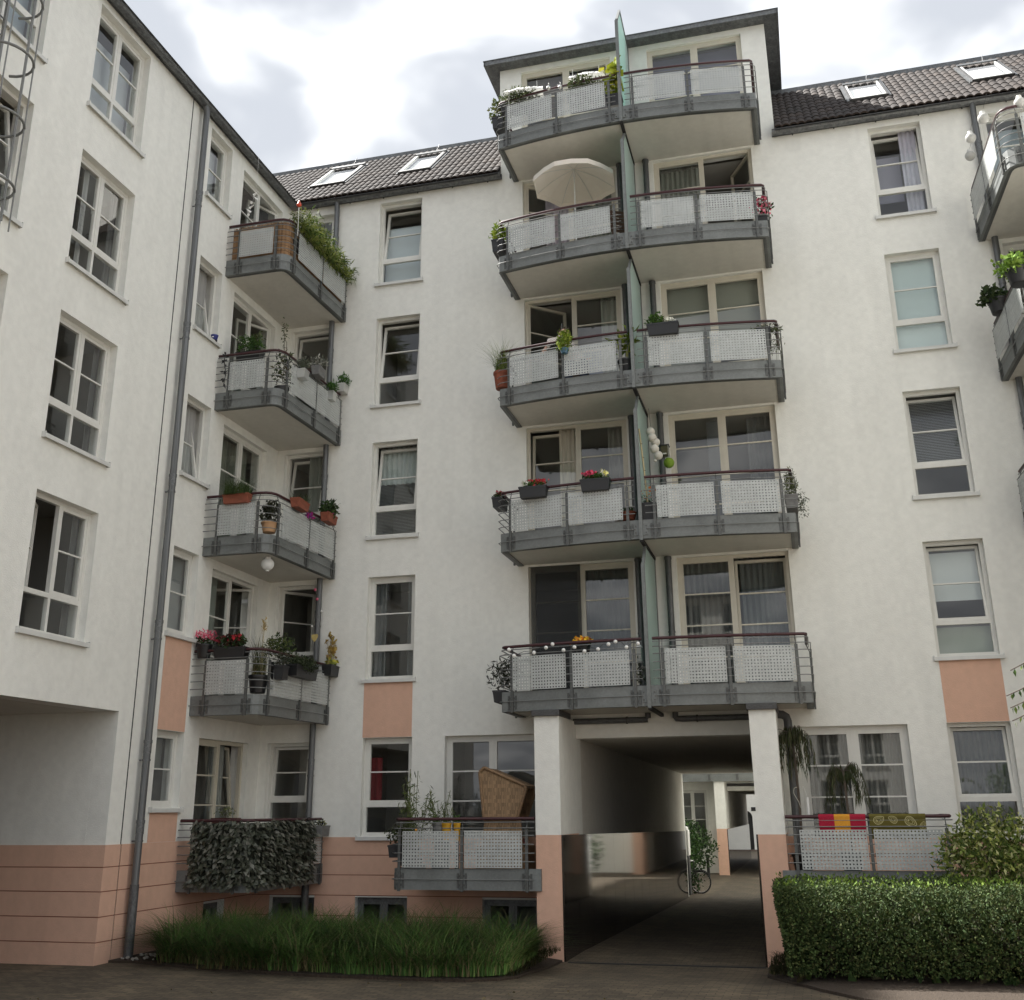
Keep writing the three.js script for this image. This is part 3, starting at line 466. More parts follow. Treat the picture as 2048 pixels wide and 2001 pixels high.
obj('wing', box2(-9, -2.2, -.9, 17, -29.9, -16.8), M.stucco, B5); obj('wing', box2(16, 24, -.9, 17, -29.9, -16.8), M.stucco, B5); obj('wing', box2(-9, -2.2, -.9, 18, -75, -44.5), M.stucco, B5);  // unseen blocks, added to keep the sun off the rear yards
const FZ = -30;
const B4 = thing('apartment_building', 'far cream apartment house with a second passage, seen through the dark passage', 'building');
{
  obj('wall', extr([[-6, -.9], [6.62, -.9], [6.62, 2.80], [9.4, 2.80], [9.4, -.9], [22, -.9], [22, 14], [-6, 14]], [[3.9, 5.75, .45, 2.84], [2.0, 3.0, 1.1, 2.84]], .35).translate(0, 0, FZ - .35), M.stucco, B4);
  windowUnit(B4, { rot: 0, x: 0, z: FZ }, 3.9, 5.75, .45, 2.84, { name: 'balcony_door', cols: 3, mun: 3, sill: false, room: M.room }); windowUnit(B4, { rot: 0, x: 0, z: FZ }, 2.0, 3.0, 1.1, 2.84, { transom: .5 });
  for (const [a, b] of [[6.2, 6.62], [9.4, 9.82]]) { const p = new THREE.Group(); p.name = 'pillar'; B4.add(p); obj('shaft', box2(a, b, 1.29, 3.15, FZ + .002, FZ + 1.45), M.stucco, p); obj('base', box2(a, b, -.9, 1.29, FZ + .002, FZ + 1.45), M.apricot, p); }
  obj('passage_wall', box2(6.3, 6.62, -.9, 2.9, FZ - 14, FZ - .351), M.soffit, B4); obj('passage_wall', box2(9.4, 9.7, -.9, 2.9, FZ - 14, FZ - .351), M.soffit, B4); obj('passage_ceiling', box2(6.62, 9.4, 2.80, 3, FZ - 14, FZ - .351), M.soffit, B4);
  for (let z = FZ + 1.43; z > FZ - 13.5; z -= 1.19) obj('stone_panel', box2(6.62, 6.65, -.8, 1.27, z - 1.184, z), M.stone, B4);
  obj('balcony_slab', [box2(4.4, 10.4, 3.16, 3.42, FZ + .002, FZ + 1.5)], M.soffit, B4); obj('balcony_fascia', [box2(4.35, 10.45, 3.15, 3.48, FZ + 1.5, FZ + 1.56)], M.steel, B4);
  for (const x of [4.9, 6.05, 7.2, 8.35, 9.5]) obj('bracket', box2(x - .05, x + .05, 3.2, 3.44, FZ + 1.56, FZ + 1.6), M.post, B4);
  obj('drain_pipe', rod([6.65, 3.03, FZ + .12], [9.4, 3.03, FZ + .12], .055, 8), M.zincDark, B4);
}
{ // end wall of the third yard, with an arched doorway
  const t = thing('courtyard_wall', 'cream wall with a dark arched doorway at the end of both passages', 'wall');
  const z = -56, c = at(1493, 1650, { z }), top = at(1493, 1622, { z }), r = at(1503, 1650, { z }).x - c.x + .1, ax = c.x;
  const s = new THREE.Shape([[-8, -.9], [30, -.9], [30, 3.6], [-8, 3.6]].map(p => new THREE.Vector2(...p))), h = new THREE.Path(); h.moveTo(ax - r, -.6); h.lineTo(ax - r, top.y - r); h.absarc(ax, top.y - r, r, PI, 0, true); h.lineTo(ax + r, -.6); h.closePath(); s.holes.push(h);
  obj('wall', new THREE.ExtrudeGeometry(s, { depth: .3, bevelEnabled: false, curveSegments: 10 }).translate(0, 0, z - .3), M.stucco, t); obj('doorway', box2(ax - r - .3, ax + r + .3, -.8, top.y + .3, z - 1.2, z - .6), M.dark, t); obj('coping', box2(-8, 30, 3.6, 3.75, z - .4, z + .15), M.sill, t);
  const b = at(1508, 1700, { z: z + .05 }); obj('base_course', box2(-8, 30, -.9, b.y, z + .002, z + .12), M.stoneEdge, t);
  const q = at(1507, 1619, { z }); obj('house_number_sign', box2(q.x - .14, q.x + .14, q.y - .12, q.y + .12, z, z + .04), M.dark, t);
}

// ---------- balconies ----------
const norm2 = (x, z) => { const l = Math.hypot(x, z) || 1; return [x / l, z / l]; };
function offPath(p, d) { // outward is to the left of travel in x,z
  return p.map((q, i) => {
    const n0 = i ? norm2(-(q[1] - p[i - 1][1]), q[0] - p[i - 1][0]) : null, n1 = i < p.length - 1 ? norm2(-(p[i + 1][1] - q[1]), p[i + 1][0] - q[0]) : null, a = n0 ?? n1, b = n1 ?? n0;
    const m = norm2(a[0] + b[0], a[1] + b[1]), k = d / Math.max(.5, m[0] * a[0] + m[1] * a[1]); return [q[0] + m[0] * k, q[1] + m[1] * k];
  });
}
function ribbon(p, d0, d1, y0, y1) { // solid band between two offsets of a path
  const A = offPath(p, d0), B = offPath(p, d1), pos = [], uv = []; let s = 0;
  const quad = (a, b, c, d, u0, u1, v0, v1) => { for (const [v, u, w] of [[a, u0, v0], [b, u1, v0], [c, u1, v1], [a, u0, v0], [c, u1, v1], [d, u0, v1]]) { pos.push(...v); uv.push(u, w); } };
  const P = (q, y) => [q[0], y, q[1]];
  for (let i = 0; i < p.length - 1; i++) {
    const l = Math.hypot(p[i + 1][0] - p[i][0], p[i + 1][1] - p[i][1]), t = s + l;
    quad(P(B[i], y0), P(B[i + 1], y0), P(B[i + 1], y1), P(B[i], y1), s, t, y0, y1); quad(P(A[i + 1], y0), P(A[i], y0), P(A[i], y1), P(A[i + 1], y1), s, t, y0, y1);
    quad(P(B[i], y1), P(B[i + 1], y1), P(A[i + 1], y1), P(A[i], y1), s, t, 0, d1 - d0); quad(P(A[i], y0), P(A[i + 1], y0), P(B[i + 1], y0), P(B[i], y0), s, t, 0, d1 - d0); s = t;
  }
  const n = p.length - 1; quad(P(A[0], y0), P(B[0], y0), P(B[0], y1), P(A[0], y1), 0, .05, y0, y1); quad(P(B[n], y0), P(A[n], y0), P(A[n], y1), P(B[n], y1), 0, .05, y0, y1);
  const g = new THREE.BufferGeometry(); g.setAttribute('position', new THREE.Float32BufferAttribute(pos, 3)); g.setAttribute('uv', new THREE.Float32BufferAttribute(uv, 2)); g.computeVertexNormals(); return g;
}
function nearest(path, x, z) { let b = null; for (let i = 0; i < path.length - 1; i++) { const [ax, az] = path[i], dx = path[i + 1][0] - ax, dz = path[i + 1][1] - az, t = clamp(((x - ax) * dx + (z - az) * dz) / (dx * dx + dz * dz)), qx = ax + dx * t, qz = az + dz * t, d = Math.hypot(x - qx, z - qz); if (!b || d < b.d - 1e-6) b = { d, x: qx, z: qz, n: norm2(-dz, dx) }; } return b; }
const panelCache = {};
function panelGeo(cols, rows = 11) { // perforated sheet, real round holes
  const key = cols + 'x' + rows; if (panelCache[key]) return panelCache[key];
  const p = .0515, w = cols * p, h = rows * p, s = new THREE.Shape([[-w / 2, 0], [w / 2, 0], [w / 2, h], [-w / 2, h]].map(a => new THREE.Vector2(...a)));
  for (let i = 0; i < cols; i++) for (let j = 0; j < rows; j++) { const x = -w / 2 + p * (i + .5), y = p * (j + .5), q = []; for (let k = 0; k < 8; k++) q.push(new THREE.Vector2(x + .0122 * Math.cos(-k * PI / 4), y + .0122 * Math.sin(-k * PI / 4))); s.holes.push(new THREE.Path(q)); }
  return panelCache[key] = new THREE.ExtrudeGeometry(s, { depth: .003, bevelEnabled: false });
}
const postGeo = mg([box2(-.024, .024, -.02, .93, .004, .034), box2(-.085, -.05, .03, .26, -.028, .012), box2(.05, .085, .03, .26, -.028, .012), box2(-.05, .05, .20, .235, .0, .012), box2(-.05, .05, .06, .095, .0, .012), rod([0, .92, .02], [0, 1.085, -.045], .008, 6), cyl(.012, .012, .02, -.067, .22, .018, 6).rotateX(0)]);
const BARS = [.165, .44, .57, .705, .84, .955, 1.045];
function balcony(label, path, b, o, group) {
  const t = thing('balcony', label, 'balcony', group, [0, 0, 0]);
  const inner = offPath(path, -.06);
  const s = new THREE.Shape([...inner, ...(o.close ?? [[inner[inner.length - 1][0], .004], [inner[0][0], .004]])].map(q => new THREE.Vector2(q[0], -q[1])));
  obj('slab', new THREE.ExtrudeGeometry(s, { depth: .19, bevelEnabled: false }).rotateX(-PI / 2).translate(0, b + .02, 0), M.soffit, t);
  obj('fascia', ribbon(path, -.055, 0, b, b + .33), M.steel, t);
  obj('flange', ribbon(path, -.115, -.0555, b, b + .012), M.post, t);
  for (const q of o.posts) { const n = nearest(path, ...q), m = obj('post', postGeo, M.post, t); m.position.set(n.x, b, n.z); m.rotation.y = Math.atan2(n.n[0], n.n[1]); }
  for (const q of o.panels) { const n = nearest(path, q[0], q[1]), m = obj('perforated_panel', panelGeo(q[2]), M.panel, t); m.position.set(n.x + n.n[0] * .046, b + .345, n.z + n.n[1] * .046); m.rotation.y = Math.atan2(n.n[0], n.n[1]); }
  for (const rp of o.rails) {
    const op = offPath(rp, .034), ip = offPath(rp, -.03);
    BARS.forEach((y, k) => obj('bar', poly((k > 4 ? offPath(rp, k === 5 ? .03 : 0) : op).map(q => [q[0], b + y, q[1]]), .0085, 5), M.bar, t));
    if (o.hand !== false) obj('handrail', poly((o.handCut ? ip.slice(...o.handCut) : ip).map(q => [q[0], b + 1.10, q[1]]), .026, 8), o.handMat ?? M.maroon, t);
  }
  return t;
}
const AX = 7.78, arcZ = x => 1.30 + .28 * (1 - ((x - AX) / 2.59) ** 2);
function arcPts(x0, x1, n) { const r = []; for (let i = 0; i <= n; i++) { const x = mixf(x0, x1, i / n); r.push([x, arcZ(x)]); } return r; }
const cenPath = [[5.19, .01], [5.19, 1.26], ...arcPts(5.21, 10.35, 20), [10.37, 1.26], [10.37, .01]];
const cenLabels = ['lowest curved double balcony resting on the two pillars, string lights on its rail', 'curved double balcony with two black flower boxes hung on its rail', 'curved double balcony with a leafy green plant hanging mid-rail', 'curved double balcony sheltering the beige parasol', 'topmost curved double balcony under the flat dormer roof'];
for (let k = 0; k < 5; k++) {
  const b = 3.67 + 2.8 * k, pm = (a, c) => { const x = (a + c) / 2; return [x, arcZ(x) - .012, 19]; };
  const t = balcony(cenLabels[k], cenPath, b, {
    posts: [[5.39, 1.4], [6.47, 1.6], [7.56, 1.7], [8.03, 1.7], [9.11, 1.6], [10.18, 1.4], [5.15, .22], [10.41, .22]],
    panels: [pm(5.425, 6.405), pm(6.51, 7.49), pm(8.075, 9.05), pm(9.165, 10.13)],
    rails: [[[5.19, .06], [5.19, 1.26], ...arcPts(5.24, 7.69, 12)], [...arcPts(7.87, 10.32, 12), [10.37, 1.26], [10.37, .06]]],
    handMat: M.maroon
  }, 'curved double balconies stacked over the passage');
  // glass screen between the two halves
  const g = new THREE.Group(); g.name = 'divider'; t.add(g);
  const H = k === 4 ? [[.05, .225], [1.55, .225], [1.55, 2.42], [1.08, 3.02], [.05, 2.86]] : [[.05, .225], [1.55, .225], [1.55, 2.36], [1.18, 2.775], [.05, 2.775]];
  const rotY = gg => gg.rotateY(-PI / 2).translate(AX, b, 0); // shape x -> world z
  obj('frosted_glass', rotY(extr(H, [], .012).translate(0, 0, -.006)), M.frost, g);
  const fr = []; for (let i = 0; i < H.length; i++) { const p = H[i], q = H[(i + 1) % H.length]; if (i === 0) continue; const d = Math.hypot(q[0] - p[0], q[1] - p[1]); fr.push(rotY(bx(d + .03, .045, .045).rotateZ(Math.atan2(q[1] - p[1], q[0] - p[0])).translate((p[0] + q[0]) / 2, (p[1] + q[1]) / 2, 0))); }
  obj('frame', fr, M.steel, g);
  obj('post', [box2(AX - .03, AX + .03, b - .03, b + 2.36, 1.565, 1.63), box2(AX - .12, AX + .12, b + .06, b + .26, 1.584, 1.596)], M.steel, g);
  obj('bolt', [-.09, .09].flatMap(x => [.1, .22].map(y => cyl(.013, .013, .02).rotateX(PI / 2).translate(AX + x, b + y, 1.60))), M.post, g);
  obj('beam', box2(AX - .03, AX + .03, b - .055, b - .002, .03, 1.6), M.dark, t);
}
{ // waste pipes standing beside the screen, one pair a floor
  for (let k = 0; k < 4; k++) for (const x of [7.49, 8.04]) { const y0 = 3.88 + 2.8 * k, t = thing('drain_pipe', 'vertical grey drain pipe standing beside a frosted balcony screen', 'pipe', 'drain pipes beside the balcony screens', [x, y0, .1]); obj('pipe', cyl(.058, .058, 2.58, 0, 1.29, 0, 14), M.pipe, t); obj('collar', [cyl(.068, .068, .05, 0, 2.55, 0, 14), cyl(.066, .066, .03, 0, 1.2, 0, 14)], M.pipe, t); }
  for (const s of [-1, 1]) {
    const X = v => AX + s * v, t = thing('drain_pipe', `horizontal waste pipe under the lowest curved balcony on the ${s < 0 ? 'wicker chair' : 'towel'} side`, 'pipe');
    obj('pipe', [rod([X(.33), 3.565, .12], [X(1.58), 3.565, .12], .052, 12), poly([[X(.33), 3.565, .12], [X(.26), 3.57, .12], [X(.24), 3.6, .12], [X(.24), 3.68, .12]], .052, 12)], M.pipe, t); obj('collar', [rod([X(.6), 3.565, .12], [X(.63), 3.565, .12], .062, 12)], M.zincDark, t);
  }
  const t = thing('drain_pipe', 'bent waste pipe dropping between the pillar and the palm leaves', 'pipe'); obj('pipe', [poly([[9.76, 3.58, .32], [9.84, 3.57, .32], [9.9, 3.53, .32], [9.92, 3.46, .32], [9.92, 3.3, .32]], .07, 12), cyl(.066, .066, 3.1, 9.92, 1.75, .32, 14)], M.pipe, t); obj('collar', [cyl(.08, .08, .06, 9.92, 3.32, .32, 14)], M.zincDark, t);
}
const corner = [[.005, 2.66], [1.06, 2.66], [1.18, 2.64], [1.27, 2.58], [1.32, 2.48], [1.335, 2.38], [1.43, .03]];
const mirror = p => p.map(q => [15.56 - q[0], q[1]]).reverse();
const cornerLabels = ['ground-floor corner balcony covered by a mat of leaves', 'corner balcony crowded with flower pots and a pink potted bloom', 'corner balcony with three terracotta flower boxes', 'corner balcony with silver hanging planters', 'topmost corner balcony with the brown reed screen'];
for (let k = 0; k < 5; k++) {
  const b = .85 + 2.8 * k - (k ? .0 : .0);
  balcony(cornerLabels[k], corner, b, { posts: [[.27, 2.7], [1.06, 2.72], [1.345, 2.42], [1.39, 1.265], [1.44, .16]], panels: [[.655, 2.7, 14], [1.38, 1.81, 20], [1.42, .735, 20]], rails: [[[-.0, 2.66], ...corner.slice(1, 6), [1.426, .1]]], close: [[1.36, .004], [.004, .004]] }, 'corner balconies beside the zinc downpipe');
  if (k >= 2) balcony(['', '', 'corner balcony seen edge-on with grey panels, below the two black planters', 'corner balcony seen edge-on holding two round black planters', 'corner balcony seen edge-on hung with white globe lamps'][k], mirror(corner), b, { posts: [[.27, 2.7], [1.06, 2.72], [1.345, 2.42], [1.39, 1.265], [1.44, .16]].map(q => [15.56 - q[0], q[1]]), panels: [[.655, 2.7, 14], [1.38, 1.81, 20], [1.42, .735, 20]].map(q => [15.56 - q[0], q[1], q[2]]), rails: [mirror([[-.0, 2.66], ...corner.slice(1, 6), [1.426, .1]])], close: [[15.556, .004], [14.2, .004]] }, 'corner balconies above the leafy shrub');
}
for (const s of [-1, 1]) {
  const X = v => s < 0 ? v : 15.56 - v, W = p => s < 0 ? p : mirror(p), gp = [[3.37, .01], [3.37, 1.46], [3.42, 1.5], [5.89, 1.5]];
  balcony(s < 0 ? 'ground-floor balcony holding bamboo and the wicker beach chair' : 'ground-floor balcony with two towels hung over the rail', W(gp), .845, { posts: [[3.47, 1.55], [4.56, 1.55], [5.66, 1.55]].map(q => [X(q[0]), q[1]]), panels: [[4.02, 1.55, 19], [5.1, 1.55, 19]].map(q => [X(q[0]), q[1], q[2]]), rails: [W([[3.37, .06], [3.37, 1.46], [3.42, 1.5], [5.79, 1.5]])], close: s < 0 ? [[5.79, 1.44], [5.79, .02], [3.43, .02]] : [[12.13, .02], [9.77, .02], [9.77, 1.44]] });
}

// ---------- planting in the yard ----------
function inPoly(p, x, z) { let c = false; for (let i = 0, j = p.length - 1; i < p.length; j = i++) if (p[i][1] > z !== p[j][1] > z && x < (p[j][0] - p[i][0]) * (z - p[i][1]) / (p[j][1] - p[i][1]) + p[i][0]) c = !c; return c; }
{
  const R = mulberry(11), clumps = []; const region = [[.62, 4.1], [1.75, 4.5], [3.57, 4.85], [4.86, 4.9], [5.7, 4.8], [6.02, 4.5], [6.05, 3.4], [5.9, 2.4], [.75, 2.2], [.6, 3.2]];
  while (clumps.length < 250) { const x = .5 + R() * 5.7, z = 2 + R() * 3; if (inPoly(region, x, z)) clumps.push([x, z]); }
  const g = blades(27000, r => { const k = Math.floor(r() * clumps.length), c = clumps[k], a = r() * 2 * PI, q = Math.sqrt(r()) * .15, v = new THREE.Vector3(c[0] + q * Math.cos(a), .03, c[1] + q * Math.sin(a)); v.az = a + (r() - .5) * 1.4; v.k = .75 + .5 * hash(k, 3); return v; }, .68, .018, 1.5, [[.09, .19, .045], [.12, .24, .055], [.06, .13, .034], [.18, .28, .08], [.2, .19, .09]], 12);
  const g2 = blades(900, r => { const x = .9 + r() * 5.1; return new THREE.Vector3(x, .03, (x < 1.74 ? 4.4 : 4.78) + r() * .1 - (x > 5.6 ? .3 : 0)); }, .45, .010, 1.6, [[.10, .09, .035], [.06, .08, .03], [.16, .13, .06]], 13);
  const fr = [[.75, 4.2], [1.74, 4.52], [3.57, 4.88], [4.86, 4.93], [5.7, 4.86], [6.02, 4.6], [6.08, 4.1], [6.04, 3.4], [6.0, 2.7]];
  const g3 = blades(3000, r => { const q = r() * (fr.length - 1), i = Math.min(fr.length - 2, Math.floor(q)), k = q - i, v = new THREE.Vector3(mixf(fr[i][0], fr[i + 1][0], k) + (r() - .5) * .16, .03, mixf(fr[i][1], fr[i + 1][1], k) + (r() - .5) * .16 - .06); v.az = (i > 5 ? .2 : PI / 2) + (r() - .5) * 2.2; return v; }, .52, .016, 1.1, [[.09, .19, .045], [.12, .24, .055], [.07, .14, .036], [.2, .28, .08], [.24, .2, .1]], 15);
  const m = obj('grass', [g, g2, g3], M.leaf); m.userData = { kind: 'stuff', label: 'long dark green ornamental grass filling the bed under the balconies', category: 'grass' };
  const w = obj('ground_cover', blades(1500, r => new THREE.Vector3(...(r() < .5 ? [5.95 + r() * .28, .0, 1.6 + r() * 2.9] : [9.45 + r() * .35, -.02, 1.6 + r() * 1.9])), .16, .012, 1.4, [[.05, .06, .02], [.08, .07, .03], [.04, .05, .02]], 14), M.leaf); w.userData = { kind: 'stuff', label: 'short weedy ground cover at the feet of the pillars', category: 'ground cover' };
}
{ const m = obj('fallen_leaves', cloud(70, 0, .05, [[.16, .12, .05], [.2, .17, .1], [.09, .08, .04]], 17, { w: .6, up: 0, place: r => { const x = .5 + r() * 11, z = 5.4 + r() * 3.4; return new THREE.Vector3(x, gy(x, z) + .012, z); } }), M.leaf); m.geometry.attributes.normal.needsUpdate = true; m.userData = { kind: 'stuff', label: 'small fallen leaves scattered on the brown paving', category: 'leaves' }; }
{ // clipped hedge
  const t = thing('hedge', 'clipped dark green hedge in front of the towel balcony', 'hedge', null, [0, 0, 0]);
  const x0 = 9.62, x1 = 15.45, z0 = 2.4, z1 = 4.55, y1 = 1.13;
  const front = cloud(64000, 0, .037, [[.045, .075, .02], [.06, .095, .028], [.032, .056, .016], [.085, .105, .035]], 21, {
    w: .62, up: .25, place: r => {
      const f = r(), d = Math.pow(r(), 1.6) * .5; let x = x0 + r() * (x1 - x0), y = .1 + r() * (y1 - .1), z = z0 + r() * (z1 - z0);
      if (f < .36) y = y1 - d * .7; else if (f < .8) z = z1 - d; else if (f < .97) x = x0 + d; else z = z0 + d;
      const b = .09 * (fbm(x * 2.2 + 3, z * 2.2 + y * 2.7, 3) - .5) * 2; const inset = (1 - y / y1) * .18; x = Math.max(x, x0 + inset);
      return new THREE.Vector3(x + b * .6, y + b * (f < .36 ? .8 : .3), z + b + (f < .8 && f > .36 ? -(1 - y / y1) * .15 : 0));
    }
  });
  const m = obj('foliage', front, M.leaf, t); m.userData.kind = 'stuff';
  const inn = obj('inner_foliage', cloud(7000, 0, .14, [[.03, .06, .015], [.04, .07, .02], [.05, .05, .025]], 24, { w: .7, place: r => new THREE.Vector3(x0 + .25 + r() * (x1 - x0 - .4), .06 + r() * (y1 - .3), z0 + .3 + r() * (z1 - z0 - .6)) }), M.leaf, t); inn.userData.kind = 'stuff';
  const sh = obj('shoots', cloud(1500, 0, .05, [[.12, .19, .03], [.16, .23, .04], [.09, .15, .025]], 22, { up: 1.1, w: .5, place: r => new THREE.Vector3(x0 + r() * (x1 - x0), y1 - .02 + r() * .07, z0 + r() * (z1 - z0)) }), M.leaf, t); sh.userData.kind = 'stuff';
  const R = mulberry(23), st = []; for (let x = x0 + .25; x < x1; x += .22) { const z = 2.8 + R() * 1.4; st.push(rod([x, 0, z], [x + (R() - .5) * .3, .95, z + (R() - .5) * .3], .014, 5, .006)); for (let k = 0; k < 5; k++) { const y = .25 + R() * .6; st.push(rod([x, y * .6, z], [x + (R() - .5) * .5, y + .25, z + (R() - .5) * .9], .006, 4, .003)); } }
  const s = obj('stems', st, M.trunk, t); s.userData.kind = 'stuff';
}
function shrub(label, c, r, n, L, cols, seed, o = {}) {
  const t = thing(o.name ?? 'shrub', label, o.cat ?? 'shrub', o.group, [c[0], o.base ?? .03, c[2]]), y = c[1] - (o.base ?? .03);
  const m = obj('foliage', cloud(n, r, L, cols, seed, { c: [0, y, 0], ...o }), M.leaf, t); m.userData.kind = 'stuff';
  const R = mulberry(seed + 1), l = []; for (let i = 0; i < 9; i++) { const d = rdir(R); l.push(tube([[d.x * .05, 0, d.z * .05], [d.x * r[0] * .35, y * .55, d.z * r[2] * .35], [d.x * r[0] * .8, y + d.y * r[1] * .6, d.z * r[2] * .8]], .009, 6, 4)); } obj('stem', l, M.trunk, t); return t;
}
shrub('variegated yellow-green shrub rising beside the towel balcony', [12.62, 1.42, 2.35], [.78, .62, .52], 4400, .085, [[.11, .16, .035], [.30, .33, .09], [.07, .11, .025], [.45, .46, .22], [.18, .23, .05]], 31, { w: .4, up: .3 });
{ // small tree just outside the frame, its twigs reach in
  const t = thing('tree', 'slender tree whose drooping leafy twigs hang by the apricot panel', 'tree', null, [14.35, .03, 5.9]), X = 14.35, Z = 5.9;
  obj('trunk', tube([[0, 0, 0], [.05, 1.2, .02], [-.05, 2.4, .0], [0, 3.4, 0]], .05, 10, 7), M.trunk, t);
  const tips = [[2014, 1398], [2022, 1347], [2022, 1422], [2026, 1448]], tw = [], lv = [], R = mulberry(41);
  for (const [a, b] of tips) {
    const e = at(a, b, { z: 6 }); const p = [[-.05, 2.5 + R() * .8, 0], [(e.x - X) * .5, e.y + .35, .05], [e.x - X, e.y, .1]]; tw.push(tube(p, .006, 12, 4));
    const c = new THREE.CatmullRomCurve3(p.map(V3)); for (let i = 0; i < 34; i++) { const q = c.getPoint(.35 + .65 * R()), d = new THREE.Vector3(R() - .7, -1.1 - R(), (R() - .5)).normalize(), s = rdir(R).cross(d).normalize(), l = .06 + R() * .05; lv.push([q, d, s, l, l * .42, pick(R, [[.06, .11, .025], [.11, .16, .035], [.04, .08, .02]]), .1]); }
  }
  obj('branch', tw, M.trunk, t); const m = obj('crown', mg([leafGeo(lv), cloud(1500, [.65, .7, .6], .1, G.green, 42, { c: [.15, 3.6, 0], up: -.6, w: .42 })]), M.leaf, t); m.userData.kind = 'stuff';
}
// ---------- beyond the passage ----------
shrub('tall dark green bush beside the far pillar, seen through the passage', [5.1, .6, -26.6], [1.15, 1.0, 1.1], 2600, .15, G.dark, 51, { base: -.5 });
shrub('low green bush at the end of the dark passage wall', [5.85, -.1, -18.3], [.62, .42, .8], 1100, .11, [[.02, .05, .015], [.035, .07, .02]], 52, { base: -.5 });
shrub('mid-green rounded bush behind the white bin beyond the passage', [5.2, .75, -22.0], [1.0, 1.1, 1.0], 2000, .14, [[.03, .07, .02], [.05, .10, .025]], 53, { base: -.5 });
shrub('loose green bush standing by the far side of the second yard', [11.2, .6, -20.5], [1.3, 1.1, 1.5], 1800, .16, G.dark, 54, { base: -.5 });
shrub('broad dark bush deeper in the second yard', [12.2, .7, -25], [1.6, 1.2, 1.6], 1800, .17, [[.03, .06, .02], [.04, .08, .02]], 55, { base: -.5 });
{
  const p = at(1374, 1712, { z: -17.6 }), t = thing('waste_bin', 'dark bin with a tall white rounded top beside the parked bicycle', 'bin', null, [p.x - .21, -.49, -17.6]);
  const top = at(1374, 1655, { z: -17.6 }).y + .49; const lo = p.y + .49; obj('body', rb(.58, lo, .46, .03, 0, lo / 2, 0), M.darkGrey, t); obj('drum', rb(.62, top - .08 - lo, .5, .03, 0, (top - .08 + lo) / 2, 0), M.white, t); obj('lid', rb(.6, .14, .5, .06, -.02, top - .05, 0), M.white, t);
}
{ // bicycle
  const t = thing('bicycle', 'dark bicycle with a blue saddle parked beyond the passage', 'bicycle', null, [5.95, -.48, -18.0], .25), r = .33;
  for (const x of [-.52, .52]) { const w = new THREE.Group(); w.name = 'wheel'; w.position.set(x, r, 0); t.add(w); obj('tyre', new THREE.TorusGeometry(r, .02, 6, 28), M.rubber, w); obj('rim', new THREE.TorusGeometry(r - .03, .009, 5, 28), M.chrome, w); const s = []; for (let k = 0; k < 12; k++) s.push(rod([0, 0, 0], [Math.cos(k * PI / 6) * (r - .03), Math.sin(k * PI / 6) * (r - .03), 0], .0025, 3)); obj('spokes', s, M.chrome, w); }
  obj('frame', [rod([-.52, r, 0], [-.18, .68, 0], .012), rod([-.52, r, 0], [-.08, r - .02, 0], .012), rod([-.08, r - .02, 0], [-.22, .82, 0], .016), rod([-.08, r - .02, 0], [.36, .72, 0], .018), rod([.36, .62, 0], [.52, r, 0], .014), rod([-.18, .68, 0], [.35, .74, 0], .014), rod([.36, .6, 0], [.33, .95, 0], .014)], M.dark, t);
  obj('handlebar', tube([[.18, .97, -.26], [.3, .98, -.2], [.34, .96, 0], [.3, .98, .2], [.18, .97, .26]], .012, 14, 6), M.chrome, t); obj('saddle', rb(.27, .06, .15, .028, -.24, .87, 0), std([.10, .14, .34], .5), t);
  obj('mudguard', [new THREE.TorusGeometry(r + .035, .014, 4, 14, 2.2).translate(-.52, r, 0), new THREE.TorusGeometry(r + .035, .014, 4, 10, 1.6).rotateZ(.6).translate(.52, r, 0)], M.dark, t);
}
{ const p = at(1418, 1755, { z: -27 }), t = thing('bollard_light', 'slim dark bollard light standing by the far bush', 'bollard', null, [p.x, -.5, -27]); obj('post', cyl(.06, .06, .85, 0, .42, 0, 12), M.dark, t); obj('lens', cyl(.058, .058, .1, 0, .9, 0, 12), M.white, t); obj('cap', cyl(.065, .065, .07, 0, .985, 0, 12), M.dark, t); }
{ // fire ladder cage
  const t = thing('safety_cage', 'grey hooped safety cage of a wall ladder on the white side wing', 'ladder', null, [0, 0, 9.55]);
  for (let y = 9.9; y < 15; y += .985) { const p = []; for (let k = 0; k <= 16; k++) { const a = -PI / 2 - .5 + (PI + 1) * k / 16; p.push([.45 + .38 * Math.cos(a), y, .38 * Math.sin(a)]); } obj('hoop', poly(p, .02, 6), M.bar, t); }
  for (const a of [-1.55, -.75, 0, .75, 1.55]) obj('rod', rod([.45 + .38 * Math.cos(a), 9.3, .38 * Math.sin(a)], [.45 + .38 * Math.cos(a), 15, .38 * Math.sin(a)], .011, 5), M.bar, t);
  for (const z of [-.22, .22]) obj('stringer', box2(.13, .17, 9.3, 15, z - .02, z + .02), M.bar, t); for (let y = 9.4; y < 15; y += .28) obj('rung', rod([.15, y, -.22], [.15, y, .22], .012, 5), M.bar, t);
  obj('wall_bracket', [rod([0, 10.2, -.22], [.15, 10.2, -.22], .012), rod([0, 13.2, -.22], [.15, 13.2, -.22], .012), rod([0, 10.2, .22], [.15, 10.2, .22], .012), rod([0, 13.2, .22], [.15, 13.2, .22], .012)], M.bar, t);
}

